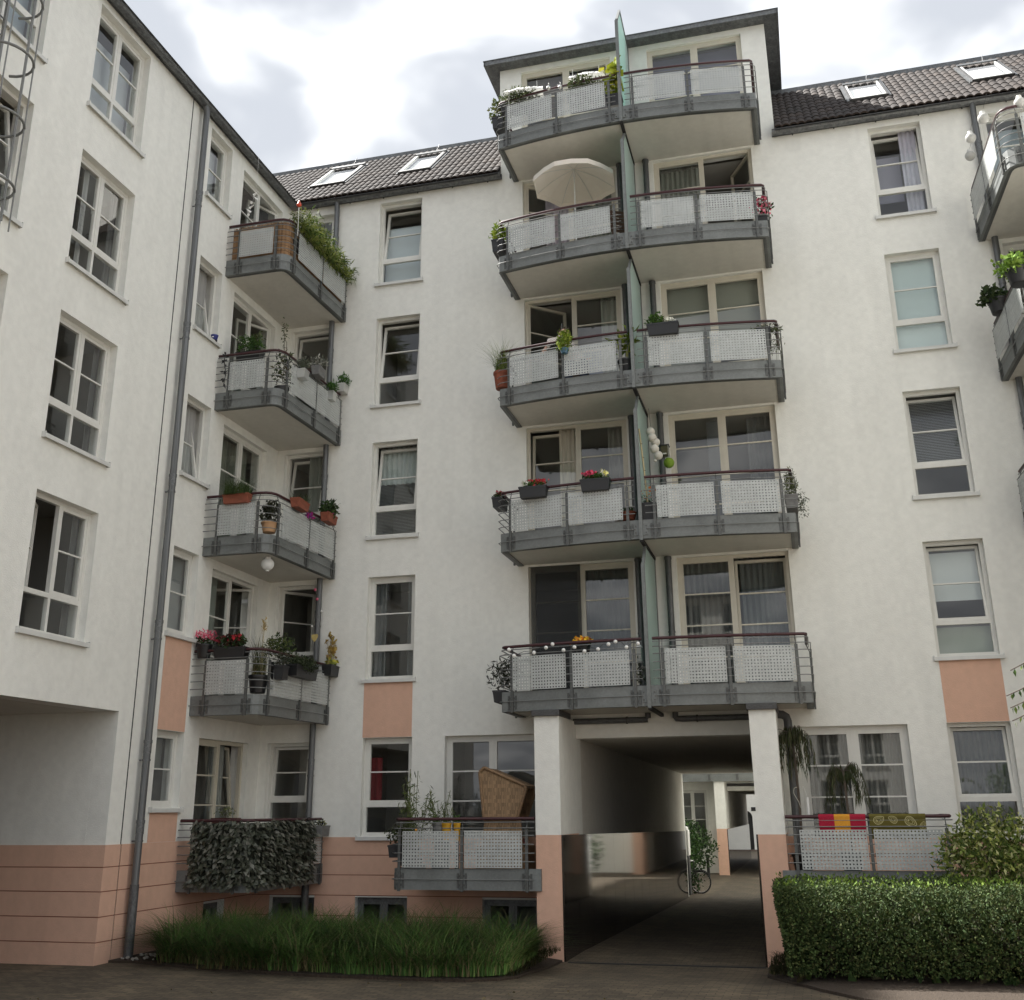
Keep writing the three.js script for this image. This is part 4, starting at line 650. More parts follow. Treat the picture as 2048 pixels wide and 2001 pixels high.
// ---------- pots and planters ----------
function tap(w, h, d, k = .84) { const g = new THREE.BoxGeometry(w, h, d, 1, 1, 1).translate(0, h / 2, 0), p = g.attributes.position; for (let i = 0; i < p.count; i++) if (p.getY(i) < h * .5) { p.setX(i, p.getX(i) * (1 - (1 - k) * .5)); p.setZ(i, p.getZ(i) * k); } g.computeVertexNormals(); return g; }
function trough(name, label, c, w, h, d, ry, mat, cat = 'flower box', group) { // c: centre of the top
  const t = thing(name, label, cat, group, [c.x, c.y - h, c.z], ry);
  obj('trough', tap(w, h - .025, d), mat, t); obj('rim', [box2(-w / 2 - .008, w / 2 + .008, h - .03, h, d / 2 - .012, d / 2 + .006), box2(-w / 2 - .008, w / 2 + .008, h - .03, h, -d / 2 - .006, -d / 2 + .012), box2(-w / 2 - .008, -w / 2 + .012, h - .03, h, -d / 2 + .012, d / 2 - .012), box2(w / 2 - .012, w / 2 + .008, h - .03, h, -d / 2 + .012, d / 2 - .012)], mat, t); obj('soil', box2(-w / 2 + .012, w / 2 - .012, h - .06, h - .024, -d / 2 + .012, d / 2 - .012), M.soil, t);
  t.userData.h = h; return t;
}
function pot(name, label, c, r, h, mat, cat = 'plant pot', group) { const t = thing(name, label, cat, group, [c.x, c.y - h, c.z]); obj('pot', lathe([[0, 0], [r * .72, 0], [r * .76, .01], [r * .96, h * .84], [r * 1.04, h * .85], [r * 1.05, h], [r * .94, h], [r * .92, h * .9], [0, h * .88]]), mat, t); t.userData.h = h; return t; }
const fol = (t, n, r, L, cols, seed, o = {}) => { const m = obj(o.nm ?? 'foliage', cloud(n, r, L, cols, seed, { c: [o.x ?? 0, t.userData.h + (o.y ?? r[1] * .7), o.z ?? 0], ...o }), o.mat ?? M.leaf, t); m.userData.kind = 'stuff'; return m; };
const flo = (t, n, r, cols, seed, o = {}) => fol(t, n, r, o.L ?? .05, cols, seed, { w: .95, up: .6, nm: 'blossoms', mat: M.petal, ...o });
const gra = (t, n, R0, len, lean, cols, seed, o = {}) => { const m = obj(o.nm ?? 'foliage', blades(n, r => { const a = r() * 2 * PI, q = Math.sqrt(r()) * R0; return new THREE.Vector3(q * Math.cos(a) * (o.sx ?? 1), t.userData.h - .02, q * Math.sin(a)); }, len, o.w ?? .01, lean, cols, seed), M.leaf, t); m.userData.kind = 'stuff'; return m; };
let t;
// second curved balcony from below (b = 6.47)
t = trough('flower_box', 'black flower box with red and white flowers on the curved balcony rail', at(1067, 975, { z: 1.56 }), .50, .20, .19, 0, M.blackPot); fol(t, 260, [.22, .06, .08], .06, G.green, 101); flo(t, 90, [.2, .05, .07], G.red, 102, { y: .09, x: .07 }); flo(t, 40, [.08, .04, .06], G.whiteF, 103, { y: .08, x: -.15 });
t = trough('flower_box', 'black flower box with pink and pale yellow flowers on the curved balcony rail', at(1191, 960, { z: 1.62 }), .52, .21, .19, 0, M.blackPot); fol(t, 260, [.23, .06, .08], .06, G.green, 104); flo(t, 120, [.13, .06, .08], [[.75, .06, .12], [.7, .1, .2]], 105, { y: .1, x: -.1 }); flo(t, 70, [.09, .06, .07], [[.8, .75, .25], [.8, .8, .7]], 106, { y: .1, x: .16 });
t = trough('flower_box', 'small dark flower box with dull red flowers at the balcony end by the black boxes', at(1000, 1000, { z: .95 }), .42, .19, .2, PI / 2, M.blackPot); fol(t, 200, [.18, .06, .1], .06, G.dark, 107); flo(t, 50, [.17, .05, .08], [[.3, .03, .05], [.4, .08, .1]], 108, { y: .09 });
t = pot('plant_pot', 'terracotta pot on the balcony floor beside the glass screen', at(1257, 1026, { z: 1.3 }), .14, .15, M.terracotta); fol(t, 60, [.1, .06, .1], .06, G.dark, 109);
{ const p = at(1302, 864, { z: 1.15 }); t = thing('lantern_string', 'string of pale paper globe lanterns hanging beside the glass screen', 'lanterns', null, [p.x, p.y, p.z]); obj('cord', [rod([0, .1, 0], [-.02, .45, 0], .004), rod([0, 0, 0], [.08, -.52, 0], .003)], M.dark, t); const paper = phy([.62, .60, .53], .9, { transmission: .2, thickness: 0 }); [[-.01, 0, 0], [.02, -.13, .04], [.07, -.2, -.02], [.05, -.34, .02], [.11, -.46, 0], [.05, -.56, .03]].forEach(([x, y, z], i) => obj('lantern', sph(i === 5 ? .03 : .082, x, y, z), paper, t)); }
{ const p = at(1338, 926, { z: .45 }); t = thing('paper_lantern', 'round lime green paper lantern by the balcony door', 'lantern', null, [p.x, p.y, p.z]); obj('shade', new THREE.SphereGeometry(.1, 16, 12).scale(1, 1.02, 1), phy([.24, .38, .03], .8, { transmission: .2, thickness: 0 }), t); obj('ring', [new THREE.TorusGeometry(.035, .006, 5, 14).rotateX(PI / 2).translate(0, .1, 0), rod([0, .1, 0], [0, .35, 0], .003)], M.white, t); }
{ const p = at(1331, 913, { z: .2 }); t = thing('nest_box', 'olive nest box strapped to the drain pipe above the green lantern', 'nest box', null, [p.x, p.y, p.z]); obj('body', box2(-.07, .07, 0, .19, -.06, .06), std([.09, .085, .045], .8), t); obj('roof', box2(-.085, .085, .19, .21, -.08, .09), M.darkGrey, t); obj('perch', box2(-.03, .03, .02, .035, .06, .1), M.white, t); }
{ const a = at(1278, 858, { z: 1.45 }), b = at(1296, 1012, { z: 1.45 }); t = thing('bamboo_cane', 'pale birch pole leaning upright beside the glass screen', 'pole', null, [b.x, b.y, b.z]); obj('cane', tube([[0, 0, 0], [-.04, (a.y - b.y) * .5, 0], [a.x - b.x, a.y - b.y, 0]], .017, 12, 7), std([.55, .47, .28], .6, { map: dirtT }), t); obj('node', [.25, .45, .62, .8].map(k => new THREE.TorusGeometry(.018, .004, 4, 10).rotateX(PI / 2).translate((a.x - b.x) * k * k * .9 - .01, (a.y - b.y) * k, 0)), M.wood, t); }
t = trough('flower_box', 'dark square planter with orange flowers beside the glass screen', at(1297, 1009, { z: 1.38 }), .28, .3, .28, 0, M.darkGrey); flo(t, 26, [.14, .16, .1], G.orange, 111, { y: .18, L: .045 }); fol(t, 50, [.12, .1, .1], .05, G.dark, 112);
t = trough('flower_box', 'grey planter with feathery rosemary at the end of the curved balcony', at(1583, 996, { z: 1.0 }), .5, .24, .22, PI / 2, M.greyPot); fol(t, 600, [.2, .3, .13], .06, [[.09, .11, .04], [.14, .15, .06], [.06, .08, .03]], 113, { w: .22, up: .9, y: .2 }); fol(t, 220, [.08, .25, .12], .05, G.grey, 114, { w: .35, up: -.4, x: .05, z: .16, y: -.1 });
// lowest curved balcony (b = 3.67)
t = pot('plant_pot', 'pot of bright yellow and orange flowers behind the lowest curved rail', at(1166, 1290, { z: 1.35 }), .13, .2, M.blackPot); flo(t, 150, [.18, .07, .13], G.gold, 121, { y: .06 }); fol(t, 80, [.14, .05, .12], .05, G.dark, 122, { y: 0 });
{ t = thing('string_lights', 'string of small white globe lights looped along the lowest curved rail', 'string lights'); const P = [[1018, 1300], [1028, 1312], [1068, 1306], [1092, 1296], [1105, 1289], [1127, 1301], [1149, 1295], [1169, 1303], [1196, 1299], [1217, 1289], [1231, 1284], [1253, 1295], [1276, 1288]].map(q => at(...q, { z: 1.60 })); const bl = std([.82, .82, .8], .35); P.forEach(p => obj('globe', sph(.034, p.x, p.y, p.z, 10, 7), bl, t)); obj('cable', poly(P.flatMap((p, i) => i ? [[(p.x + P[i - 1].x) / 2, (p.y + P[i - 1].y) / 2 + .05, p.z - .02], p] : [p]), .004, 4), M.dark, t); }
{ t = thing('lantern', 'slim white lantern standing by the glass screen on the lowest curved balcony', 'lantern', null, [at(1279, 1312, { z: 1.3 }).x, 3.88, 1.3]); obj('post', cyl(.02, .02, .55, 0, .28, 0, 8), M.darkGrey, t); obj('body', rb(.085, .24, .085, .015, 0, .66, 0), std([.5, .5, .47], .6), t); obj('cap', cyl(.02, .06, .05, 0, .81, 0, 8), M.white, t); }
t = pot('plant_pot', 'dark pot with small silvery plants beside the screen on the lowest curved balcony', at(1282, 1372, { z: 1.4 }), .1, .13, M.blackPot); fol(t, 120, [.1, .24, .1], .06, [[.08, .09, .05], [.05, .06, .03], [.3, .3, .26]], 125, { y: .2 });
t = trough('flower_box', 'dark planter with a tangle of vines at the end of the lowest curved balcony', at(1008, 1385, { z: .85 }), .7, .2, .22, PI / 2, M.darkGrey); fol(t, 420, [.09, .3, .32], .09, [[.05, .055, .04], [.09, .09, .08], [.04, .05, .03]], 126, { y: .32, w: .3 });
// third curved balcony (b = 9.27)
t = pot('plant_pot', 'terracotta pot of tall grass at the end of the curved balcony', at(1004, 746, { z: 1.12 }), .16, .34, M.terracotta); gra(t, 260, .13, .62, .9, [[.12, .17, .04], [.2, .24, .06], [.08, .12, .03]], 131); { const s = obj('stake', rod([.02, .3, 0], [.02, 1.15, 0], .006), M.sill, t); }
t = pot('hanging_planter', 'leafy yellow-green plant in a blue pot hanging mid-rail', at(1129, 698, { z: 1.60 }), .075, .1, std([.05, .12, .18], .4), 'plant pot'); fol(t, 420, [.15, .23, .14], .07, G.lime, 132, { y: .16, up: .6 }); obj('stake', rod([-.03, .1, 0], [-.04, .62, 0], .005), M.bar, t);
t = pot('plant_pot', 'dark pot with a broad-leaved tall plant by the glass screen', at(1252, 722, { z: 1.38 }), .15, .24, M.darkGrey); fol(t, 46, [.2, .33, .14], .2, [[.16, .22, .03], [.28, .33, .05], [.10, .15, .02]], 133, { y: .34, w: .3, up: .9 }); obj('stem', [tube([[0, .2, 0], [.02, .5, 0], [-.06, .85, 0]], .012, 8, 5), tube([[.03, .2, 0], [.05, .45, 0], [.12, .7, 0]], .01, 8, 5)], std([.3, .3, .08], .8), t);
t = trough('flower_box', 'big black flower box with a green cushion plant and white flowers on the rail', at(1326, 650, { z: 1.60 }), .56, .22, .24, 0, M.blackPot); fol(t, 420, [.17, .14, .13], .055, [[.06, .13, .02], [.10, .19, .03], [.04, .09, .02]], 134, { x: -.13, y: .09 }); flo(t, 70, [.11, .05, .09], G.whiteF, 135, { x: .12, y: .05 }); fol(t, 90, [.12, .05, .1], .05, G.dark, 136, { x: .14, y: .02 });
{ const c = at(1528, 668, { z: 1.05 }); t = trough('flower_box', 'dark balcony-end box with silvery trailing plants', c, .62, .2, .24, PI / 2, M.blackPot); fol(t, 520, [.14, .10, .32], .065, [[.10, .12, .06], [.15, .17, .09], [.06, .08, .03]], 137, { y: .06, w: .3 }); fol(t, 220, [.06, .26, .22], .055, [[.12, .14, .08], [.2, .2, .14]], 138, { y: -.14, x: .1, z: .12, w: .3, up: -.7 }); const s = []; const R = mulberry(139); for (let i = 0; i < 7; i++) { const z = R() * .4 - .1; s.push(tube([[.12, .18, z], [.17, .0, z + .03], [.16 + R() * .05, -.25 - R() * .3, z]], .003, 8, 4)); } obj('trailing_stem', s, std([.12, .13, .07], .8), t); }
// fourth curved balcony (b = 12.07)
t = trough('planter', 'dark lattice planter with a pale green climber at the parasol balcony end', at(1001, 490, { z: 1.0 }), .5, .26, .24, PI / 2, M.blackPot, 'planter'); fol(t, 260, [.12, .24, .2], .09, G.lime, 141, { y: .24 });
t = trough('planter', 'planter of deep pink flowers at the curved balcony end', at(1524, 442, { z: .9 }), .45, .2, .22, PI / 2, M.darkGrey, 'planter'); fol(t, 160, [.12, .26, .2], .07, G.dark, 142, { y: .24 }); flo(t, 90, [.12, .27, .2], G.pink, 143, { y: .26, L: .07 });
{ const c = at(1148, 338, { z: .78 }); t = thing('parasol', 'open beige parasol on the curved balcony below the dormer', 'parasol', null, [c.x, 12.27, .78]); const ay = c.y - 12.27, r = .86, drop = .30, N = 8, pos = [], cloth = phy([.84, .78, .70], .9, { transmission: .25, thickness: 0 });
  const P = (i, q) => { const a = (i + .35) / N * 2 * PI, k = Math.sin(q * PI / 2); return [Math.cos(a) * r * q, ay - drop * (.25 * q + .75 * q * q), Math.sin(a) * r * q]; }, mid = (i, q) => { const a = P(i, q), b = P(i + 1, q); return [(a[0] + b[0]) / 2, (a[1] + b[1]) / 2 + .03 * q, (a[2] + b[2]) / 2]; };
  for (let i = 0; i < N; i++) { const g = []; for (let s = 0; s < 4; s++) { const q0 = s / 4, q1 = (s + 1) / 4; for (const [a, b] of [[P, mid], [mid, (j, q) => P(j + 1, q)]]) g.push(...a(i, q0), ...b(i, q0), ...b(i, q1), ...a(i, q0), ...b(i, q1), ...a(i, q1)); } const e = [P(i, 1), mid(i, 1), P(i + 1, 1)]; for (let s = 0; s < 2; s++) { const a = e[s], b = e[s + 1], d = v => [v[0] * 1.01, v[1] - .11, v[2] * 1.01]; g.push(...a, ...b, ...d(b), ...a, ...d(b), ...d(a)); } const bg = new THREE.BufferGeometry(); bg.setAttribute('position', new THREE.Float32BufferAttribute(g, 3)); bg.computeVertexNormals(); obj('canopy_panel', bg, cloth, t); obj('rib', poly([P(i, .02), P(i, .3), P(i, .6), P(i, .99)].map(v => [v[0], v[1] - .012, v[2]]), .006, 4), M.sill, t); }
  obj('pole', cyl(.016, .016, ay, 0, ay / 2, 0, 10), M.sill, t); obj('hub', cyl(.03, .03, .07, 0, ay - .14, 0, 10), M.sill, t); obj('base', [cyl(.22, .24, .06, 0, .03, 0, 18)], M.darkGrey, t); }
{ const c = at(1238, 475, { z: 1.3 }); t = thing('folding_chair', 'brown slatted folding chair leaning by the glass screen', 'chair', null, [c.x, 12.28, 1.25], .5); for (const x of [-.15, .15]) obj('leg', rod([x, 0, .1], [x * .9, .85, -.05], .016, 5), M.wood, t); for (let k = 0; k < 6; k++) obj('slat', box2(-.17, .17, .3 + k * .09, .36 + k * .09, .03 - k * .015, .045 - k * .015), M.wood, t); }
// topmost curved balcony (b = 14.87)
for (const [px, py, w, lab, sd] of [[1048, 190, .78, 'white fleece draped over plants at the open end of the topmost rail', 1], [1174, 160, .72, 'white fleece tented over plants near the screen on the topmost rail', 2]]) {
  const c = at(px, py, { z: 1.42 }); t = thing('fleece_cover', lab, 'plant cover', 'white plant covers on the topmost balcony', [c.x, c.y, c.z], sd === 1 ? .12 : .02); const g = new THREE.PlaneGeometry(w, .62, 22, 16), p = g.attributes.position, R = 40 + sd * 9;
  for (let i = 0; i < p.count; i++) { const x = p.getX(i), s = p.getY(i) / .31; const a = s * 1.35, n = fbm(x * 9 + R, s * 4, 3) - .5, m = fbm(x * 26 + R, s * 9 + 3, 2) - .5; p.setXYZ(i, x + n * .05, .14 * Math.cos(a) + n * .07 + m * .022 - .05 * Math.abs(x / w) * 2, .17 * Math.sin(a) + n * .05 + m * .02); } g.computeVertexNormals(); obj('fabric', g, phy([.82, .82, .79], .9, { transmission: .2, thickness: 0 }), t); obj('hoop', [rod([-w * .4, -.55, .02], [-w * .4, .3, .02], .004), rod([w * .35, -.55, .02], [w * .35, .3, .02], .004)], M.sill, t);
}
t = trough('flower_box', 'box of grey-green plants spilling under the white fleece at the open end', at(1040, 212, { z: 1.2 }), .8, .18, .18, .14, M.darkGrey); fol(t, 720, [.42, .14, .2], .075, [[.09, .12, .05], [.14, .16, .08], [.05, .08, .025]], 151, { y: .12, z: .14, w: .35 });
t = trough('flower_box', 'box of tomato plants spilling under the white fleece near the screen', at(1168, 188, { z: 1.3 }), .7, .18, .18, 0, M.darkGrey); fol(t, 560, [.36, .16, .2], .09, [[.07, .10, .04], [.12, .14, .06], [.05, .07, .02]], 152, { y: .12, z: .16, w: .35, up: -.2 });
t = trough('planter', 'black planter at the open end of the topmost balcony with flowering climbers', at(1001, 247, { z: 1.05 }), .5, .26, .24, PI / 2, M.blackPot, 'planter'); fol(t, 420, [.13, .32, .24], .085, [[.09, .12, .04], [.15, .18, .06], [.25, .26, .12]], 153, { y: .32 });
t = trough('planter', 'black planter of large yellow leaves beside the turquoise screen', at(1229, 196, { z: 1.42 }), .30, .26, .3, 0, M.blackPot, 'planter'); fol(t, 90, [.20, .34, .15], .19, [[.38, .40, .04], [.48, .46, .06], [.30, .34, .03], [.22, .28, .03]], 154, { y: .46, w: .8, x: -.03, up: -.1 }); obj('stem', [tube([[0, .2, 0], [-.03, .5, 0], [-.06, .95, 0]], .008, 8, 5)], std([.25, .26, .06], .8), t);
{ t = thing('solar_bulbs', 'two small clear solar bulbs hooked on the topmost rail', 'garden lights'); for (const q of [[1097, 176], [1120, 174]]) { const p = at(...q, { z: 1.6 }); obj('bulb', sph(.045, p.x, p.y, p.z), M.silver, t); obj('hook', tube([[p.x, p.y + .04, p.z], [p.x + .01, p.y + .1, p.z], [p.x - .01, p.y + .14, p.z - .03]], .004, 6, 4), M.sill, t); } }

// ---------- left corner balconies ----------
{ // reed screen, top
  const b = 12.05, p = offPath([[.03, 2.6], ...corner.slice(1, 6), [1.425, .12]], -.09), cv = []; let L = 0; const seg = []; for (let i = 0; i < p.length - 1; i++) { const l = Math.hypot(p[i + 1][0] - p[i][0], p[i + 1][1] - p[i][1]); seg.push([L, l, p[i], p[i + 1]]); L += l; } const R = mulberry(161), l = [], P = s => { const q = seg.find(v => s <= v[0] + v[1]) ?? seg[seg.length - 1], k = (s - q[0]) / q[1]; return [mixf(q[2][0], q[3][0], k), mixf(q[2][1], q[3][1], k)]; };
  for (let s = 0; s < L; s += .0085) { const [x, z] = P(s), lo = b + .25 + (R() - .5) * .05, hi = b + 1.1 + (R() - .5) * .05, g = new THREE.CylinderGeometry(.0042, .0048, hi - lo, 5, 1, true).toNonIndexed(); g.translate(x + (R() - .5) * .006, (lo + hi) / 2, z + (R() - .5) * .006); const k = .55 + .8 * R(), c = new Float32Array(g.attributes.position.count * 3); for (let i = 0; i < c.length; i += 3) { c[i] = clamp(k); c[i + 1] = clamp(k * (.94 + R() * .04)); c[i + 2] = clamp(k * .92); } g.setAttribute('color', new THREE.BufferAttribute(c, 3)); l.push(g); }
  t = thing('reed_screen', 'brown reed mat tied inside the topmost corner balcony', 'reed screen'); const m = obj('reeds', l, M.reed, t); m.userData.kind = 'stuff'; obj('backing', ribbon(offPath(p, -.012), -.002, .002, b + .29, b + 1.06), M.wood, t);
  for (let k = 0; k < 7; k++) obj('wire', poly(offPath(p, .008).map(q => [q[0], b + .33 + k * .12, q[1]]), .003, 4), M.dark, t);
}
{ const c = [1.36, 0, 1.2]; t = trough('planter', 'long planter of arching bamboo along the reed-screened rail', { x: 1.20, y: 12.85, z: 1.25 }, 2.2, .22, .2, PI / 2 + .04, M.darkGrey, 'planter'); const m = obj('foliage', cloud(3400, 0, .15, [[.10, .15, .03], [.18, .22, .05], [.06, .10, .02], [.26, .29, .08]], 162, { w: .14, up: -.35, place: r => { const s = r() * 2.4 - 1.2, hgt = .22 + .42 * Math.pow(r(), .9) * (.7 + .5 * vnoise(s * 3 + 5, 2)), a = r() * 2 * PI, q = .22 * Math.sqrt(r()) * (1 + hgt); return new THREE.Vector3(s, hgt + .08 + (s < -.9 ? .12 : 0), q * Math.cos(a) * .9 + .22); } }), M.leaf, t); m.userData.kind = 'stuff'; const R = mulberry(163), s = []; for (let i = 0; i < 40; i++) { const x = R() * 2.3 - 1.15; s.push(tube([[x, .15, 0], [x + (R() - .5) * .1, .5, .03], [x + (R() - .5) * .3, .75, .16 + R() * .12]], .004, 6, 4)); } obj('cane', s, std([.14, .16, .05], .8), t); }
{ const a = at(598, 410, { x: 1.45 }), b = at(595, 472, { x: 1.42 }); t = thing('garden_stake', 'orange-red glass ball on a pale stake at the reed-screened balcony corner', 'garden ornament', null, [b.x, b.y, b.z]); obj('stake', rod([0, 0, 0], [a.x - b.x, a.y - b.y, a.z - b.z], .008), M.sill, t); obj('ball', sph(.05, a.x - b.x, a.y - b.y, a.z - b.z), std([.6, .07, .03], .3), t); obj('crown', new THREE.ConeGeometry(.035, .07, 8).translate(a.x - b.x, a.y - b.y + .08, a.z - b.z), std([.5, .1, .03], .4), t); }
{ t = thing('bird_mobile', 'mobile of white paper birds hanging by the topmost corner door', 'mobile'); const P = [[512, 387], [510, 396], [503, 406], [504, 413], [496, 421], [498, 430]].map(q => at(...q, { x: .45 })); for (const [i, p] of P.entries()) obj('bird', new THREE.ConeGeometry(.028, .13, 5).rotateZ(i % 2 ? 1.1 : -1.1).rotateY(i).translate(p.x, p.y, p.z), M.white, t); obj('thread', poly([[P[0].x, 14.8, P[0].z], P[0], P[2], P[5]], .002, 4), M.white, t); }
// fourth storey corner balcony (b = 9.25), pots hang outside the rails
t = trough('flower_box', 'dark flower box with a feathery green fern on the silver-planter balcony', at(500, 706, { z: 2.5 }), .50, .17, .2, 0, M.blackPot); fol(t, 620, [.3, .2, .16], .07, G.green, 171, { y: .16, w: .3 }); fol(t, 60, [.1, .12, .08], .06, [[.1, .12, .05]], 172, { x: .16, y: .3 });
{ const p = at(449, 738, { z: 2.72 }); t = thing('metal_ornament', 'black metal bird-and-vine ornament at the end of the silver-planter balcony', 'ornament', null, [p.x, p.y - .35, p.z]); obj('stem', [tube([[0, 0, 0], [.03, .25, 0], [-.02, .5, 0], [.0, .68, 0]], .008, 12, 5)], M.dark, t); const R = mulberry(173); obj('leaf', leafGeo(Array.from({ length: 26 }, (_, i) => { const d = rdir(R), s = rdir(R).cross(d).normalize(); return [new THREE.Vector3(0, .05 + i * .024, 0), d, s, .11, .045, [.012, .012, .012], 0]; })), std([.015, .015, .016], .6), t); }
{ const c = at(563, 776, { z: 2.35 }); t = pot('plant_pot', 'dark pot with a climbing plant at the corner of the silver-planter balcony', c, .14, .26, M.blackPot); fol(t, 260, [.2, .42, .18], .085, [[.04, .06, .025], [.07, .09, .04], [.10, .09, .04]], 174, { y: .42, w: .35 }); fol(t, 60, [.06, .35, .06], .05, [[.06, .08, .03]], 175, { y: 1.15 }); obj('stem', [tube([[0, .2, 0], [.02, .8, 0], [-.02, 1.6, .02]], .006, 10, 4), tube([[.03, .2, 0], [.08, .6, .03], [.05, 1.2, 0]], .006, 10, 4)], M.trunk, t); }
for (const [px, py, w, mat, lab, sd, cols] of [[606, 741, .22, M.silver, 'small shiny silver planter with grey lavender hung on the balcony rail', 176, G.grey], [637, 737, .34, M.greyPot, 'matt grey planter with a few white blooms beside the silver lavender planter', 177, [[.12, .13, .10], [.4, .4, .36]]], [662, 785, .2, M.silver, 'small shiny silver planter under bright green foliage near the wall', 178, [[.05, .12, .03], [.08, .17, .04]]], [687, 772, .34, M.silver, 'larger metal planter with upright green shoots near the wall', 179, [[.05, .12, .03], [.09, .18, .05]]]]) { const c = at(px, py, { x: 1.47 }); t = trough('flower_box', lab, c, w, .18, .17, PI / 2 + .05, mat); fol(t, 300, [w * .65, .13, .14], .07, cols, sd, { w: .3, up: .8, y: .09 }); }
// third storey corner balcony (b = 6.45)
for (const [px, py, pl, w, ry, lab, sd, cols, n] of [[475, 990, { z: 2.72 }, .50, 0, 'terracotta box of fine green grass over the front panel', 181, [[.04, .07, .02], [.06, .09, .025]], 0], [600, 1002, { x: 1.46 }, .5, PI / 2 + .05, 'terracotta box with sparse green growth on the side rail', 182, [[.05, .08, .03]], 1], [658, 1030, { x: 1.50 }, .46, PI / 2 + .05, 'terracotta box with a leafy bush on the side rail next to magenta flowers', 183, [[.03, .06, .02], [.05, .08, .025]], 2]]) { const c = at(px, py, pl); t = trough('flower_box', lab, c, w, .17, .18, ry, M.terracotta); if (n === 0) { gra(t, 620, .25, .34, .8, cols, sd, { w: .007 }); fol(t, 220, [.26, .12, .12], .06, cols, sd + 20, { w: .2 }); } else if (n === 1) gra(t, 120, .2, .25, .8, cols, sd, { w: .005 }); else { fol(t, 300, [.24, .16, .16], .085, cols, sd, { w: .6 }); flo(t, 40, [.08, .05, .08], G.magenta, sd + 10, { x: -.02, z: -.0, y: -.02, L: .05 }); } }
{ const c = at(539, 1046, { z: 2.42 }); t = pot('plant_pot', 'tan bulbous pot with a dark bush at the terracotta-box balcony corner', c, .15, .19, M.tan); fol(t, 320, [.19, .22, .17], .075, [[.025, .03, .015], [.04, .045, .025], [.10, .10, .08]], 186, { y: .2, w: .6 }); }
{ const p = at(619, 1032, { x: 1.46 }); t = thing('flower', 'magenta flower cluster wedged between two terracotta boxes', 'flowers', null, [p.x, p.y, p.z]); obj('blossoms', cloud(60, [.07, .04, .12], .05, [[.5, .03, .24], [.25, .04, .3]], 187, { w: .9 }), M.petal, t); obj('stem', rod([0, -.1, 0], [0, 0, 0], .006), M.trunk, t); }
{ const p = at(408, 985, { z: 2.6 }); t = thing('dry_plant', 'dry bare stem rising at the wall end of the terracotta-box balcony', 'plant', null, [p.x, 6.7, p.z]); const e = at(392, 918, { z: 2.6 }), m = at(404, 950, { z: 2.6 }); const c = [[0, .0, 0], [p.x - p.x, p.y - 6.7, 0], [m.x - p.x, m.y - 6.7, 0], [e.x - p.x, e.y - 6.7, 0]]; obj('stem', tube(c, .005, 14, 4), M.trunk, t); obj('leaves', cloud(26, [.1, .2, .05], .035, [[.05, .06, .03], [.08, .07, .04]], 188, { c: [e.x - p.x + .02, e.y - 6.7 - .12, 0] }), M.leaf, t); }
{ const p = at(535, 1129, { z: 2.2 }); t = thing('globe_lamp', 'white globe lantern hanging under the terracotta-box balcony', 'lantern', null, [p.x, p.y, p.z]); obj('shade', sph(.115, 0, 0, 0, 20, 14), std([.78, .79, .78], .5), t); obj('cap', [cyl(.05, .05, .03, 0, .115, 0, 14), cyl(.03, .03, .02, 0, -.12, 0, 12)], M.white, t); obj('cord', rod([0, .12, 0], [0, 6.47 - p.y, 0], .004), M.dark, t); }
// second storey corner balcony (b = 3.65)
{ const c = at(409, 1290, { z: 2.6 }); t = pot('plant_pot', 'black pot of pink daisies at the wall end of the crowded balcony', c, .14, .24, M.blackPot); flo(t, 240, [.21, .09, .17], [[.75, .12, .22], [.8, .3, .36], [.7, .08, .16]], 191, { y: .14, L: .06, w: .3 }); fol(t, 160, [.17, .07, .15], .06, G.dark, 192, { y: .04 }); }
{ const c = at(464, 1296, { z: 2.6 }); t = trough('flower_box', 'dark flower box with crimson blooms on the crowded balcony', c, .60, .2, .22, 0, M.blackPot); fol(t, 420, [.28, .13, .15], .08, [[.03, .055, .02], [.05, .07, .02], [.06, .03, .02]], 193, { y: .1 }); flo(t, 60, [.08, .07, .1], G.red, 194, { x: .08, y: .14, L: .07 }); flo(t, 46, [.2, .06, .1], [[.28, .015, .03]], 195, { x: -.12, y: .14, L: .06 }); }
{ const c = at(517, 1352, { z: 2.38 }); t = pot('plant_pot', 'large black pot with reedy stems at the crowded balcony corner', c, .17, .30, M.blackPot); gra(t, 200, .12, .75, .5, [[.05, .07, .025], [.10, .11, .05], [.22, .2, .10]], 196); gra(t, 60, .1, .3, 1.6, G.dry, 197, { nm: 'dry_leaves' }); obj('plume', cloud(60, [.035, .16, .03], .07, [[.5, .38, .18], [.55, .45, .25]], 198, { c: [.05, 1.15, 0], up: 1, w: .3 }), M.leaf, t); obj('stalk', rod([.02, .25, 0], [.05, 1.1, 0], .006), std([.4, .33, .18], .8), t); }
{ const c = at(572, 1325, { x: 1.2 }); t = pot('plant_pot', 'rounded dark green bush in a pot on the crowded balcony', { x: 1.17, y: 4.62, z: 1.75 }, .15, .3, M.blackPot); fol(t, 620, [.31, .22, .25], .06, [[.05, .08, .025], [.07, .10, .03], [.03, .05, .015], [.12, .14, .05]], 199, { y: .28 }); }
{ const c = at(605, 1335, { x: 1.5 }); t = trough('flower_box', 'long dark box overflowing with heather-green growth on the side rail', c, 1.0, .2, .2, PI / 2 + .05, M.blackPot); fol(t, 1400, [.58, .17, .20], .065, [[.035, .05, .02], [.05, .065, .03], [.025, .035, .015]], 201, { y: .02, w: .3, up: .4 }); }
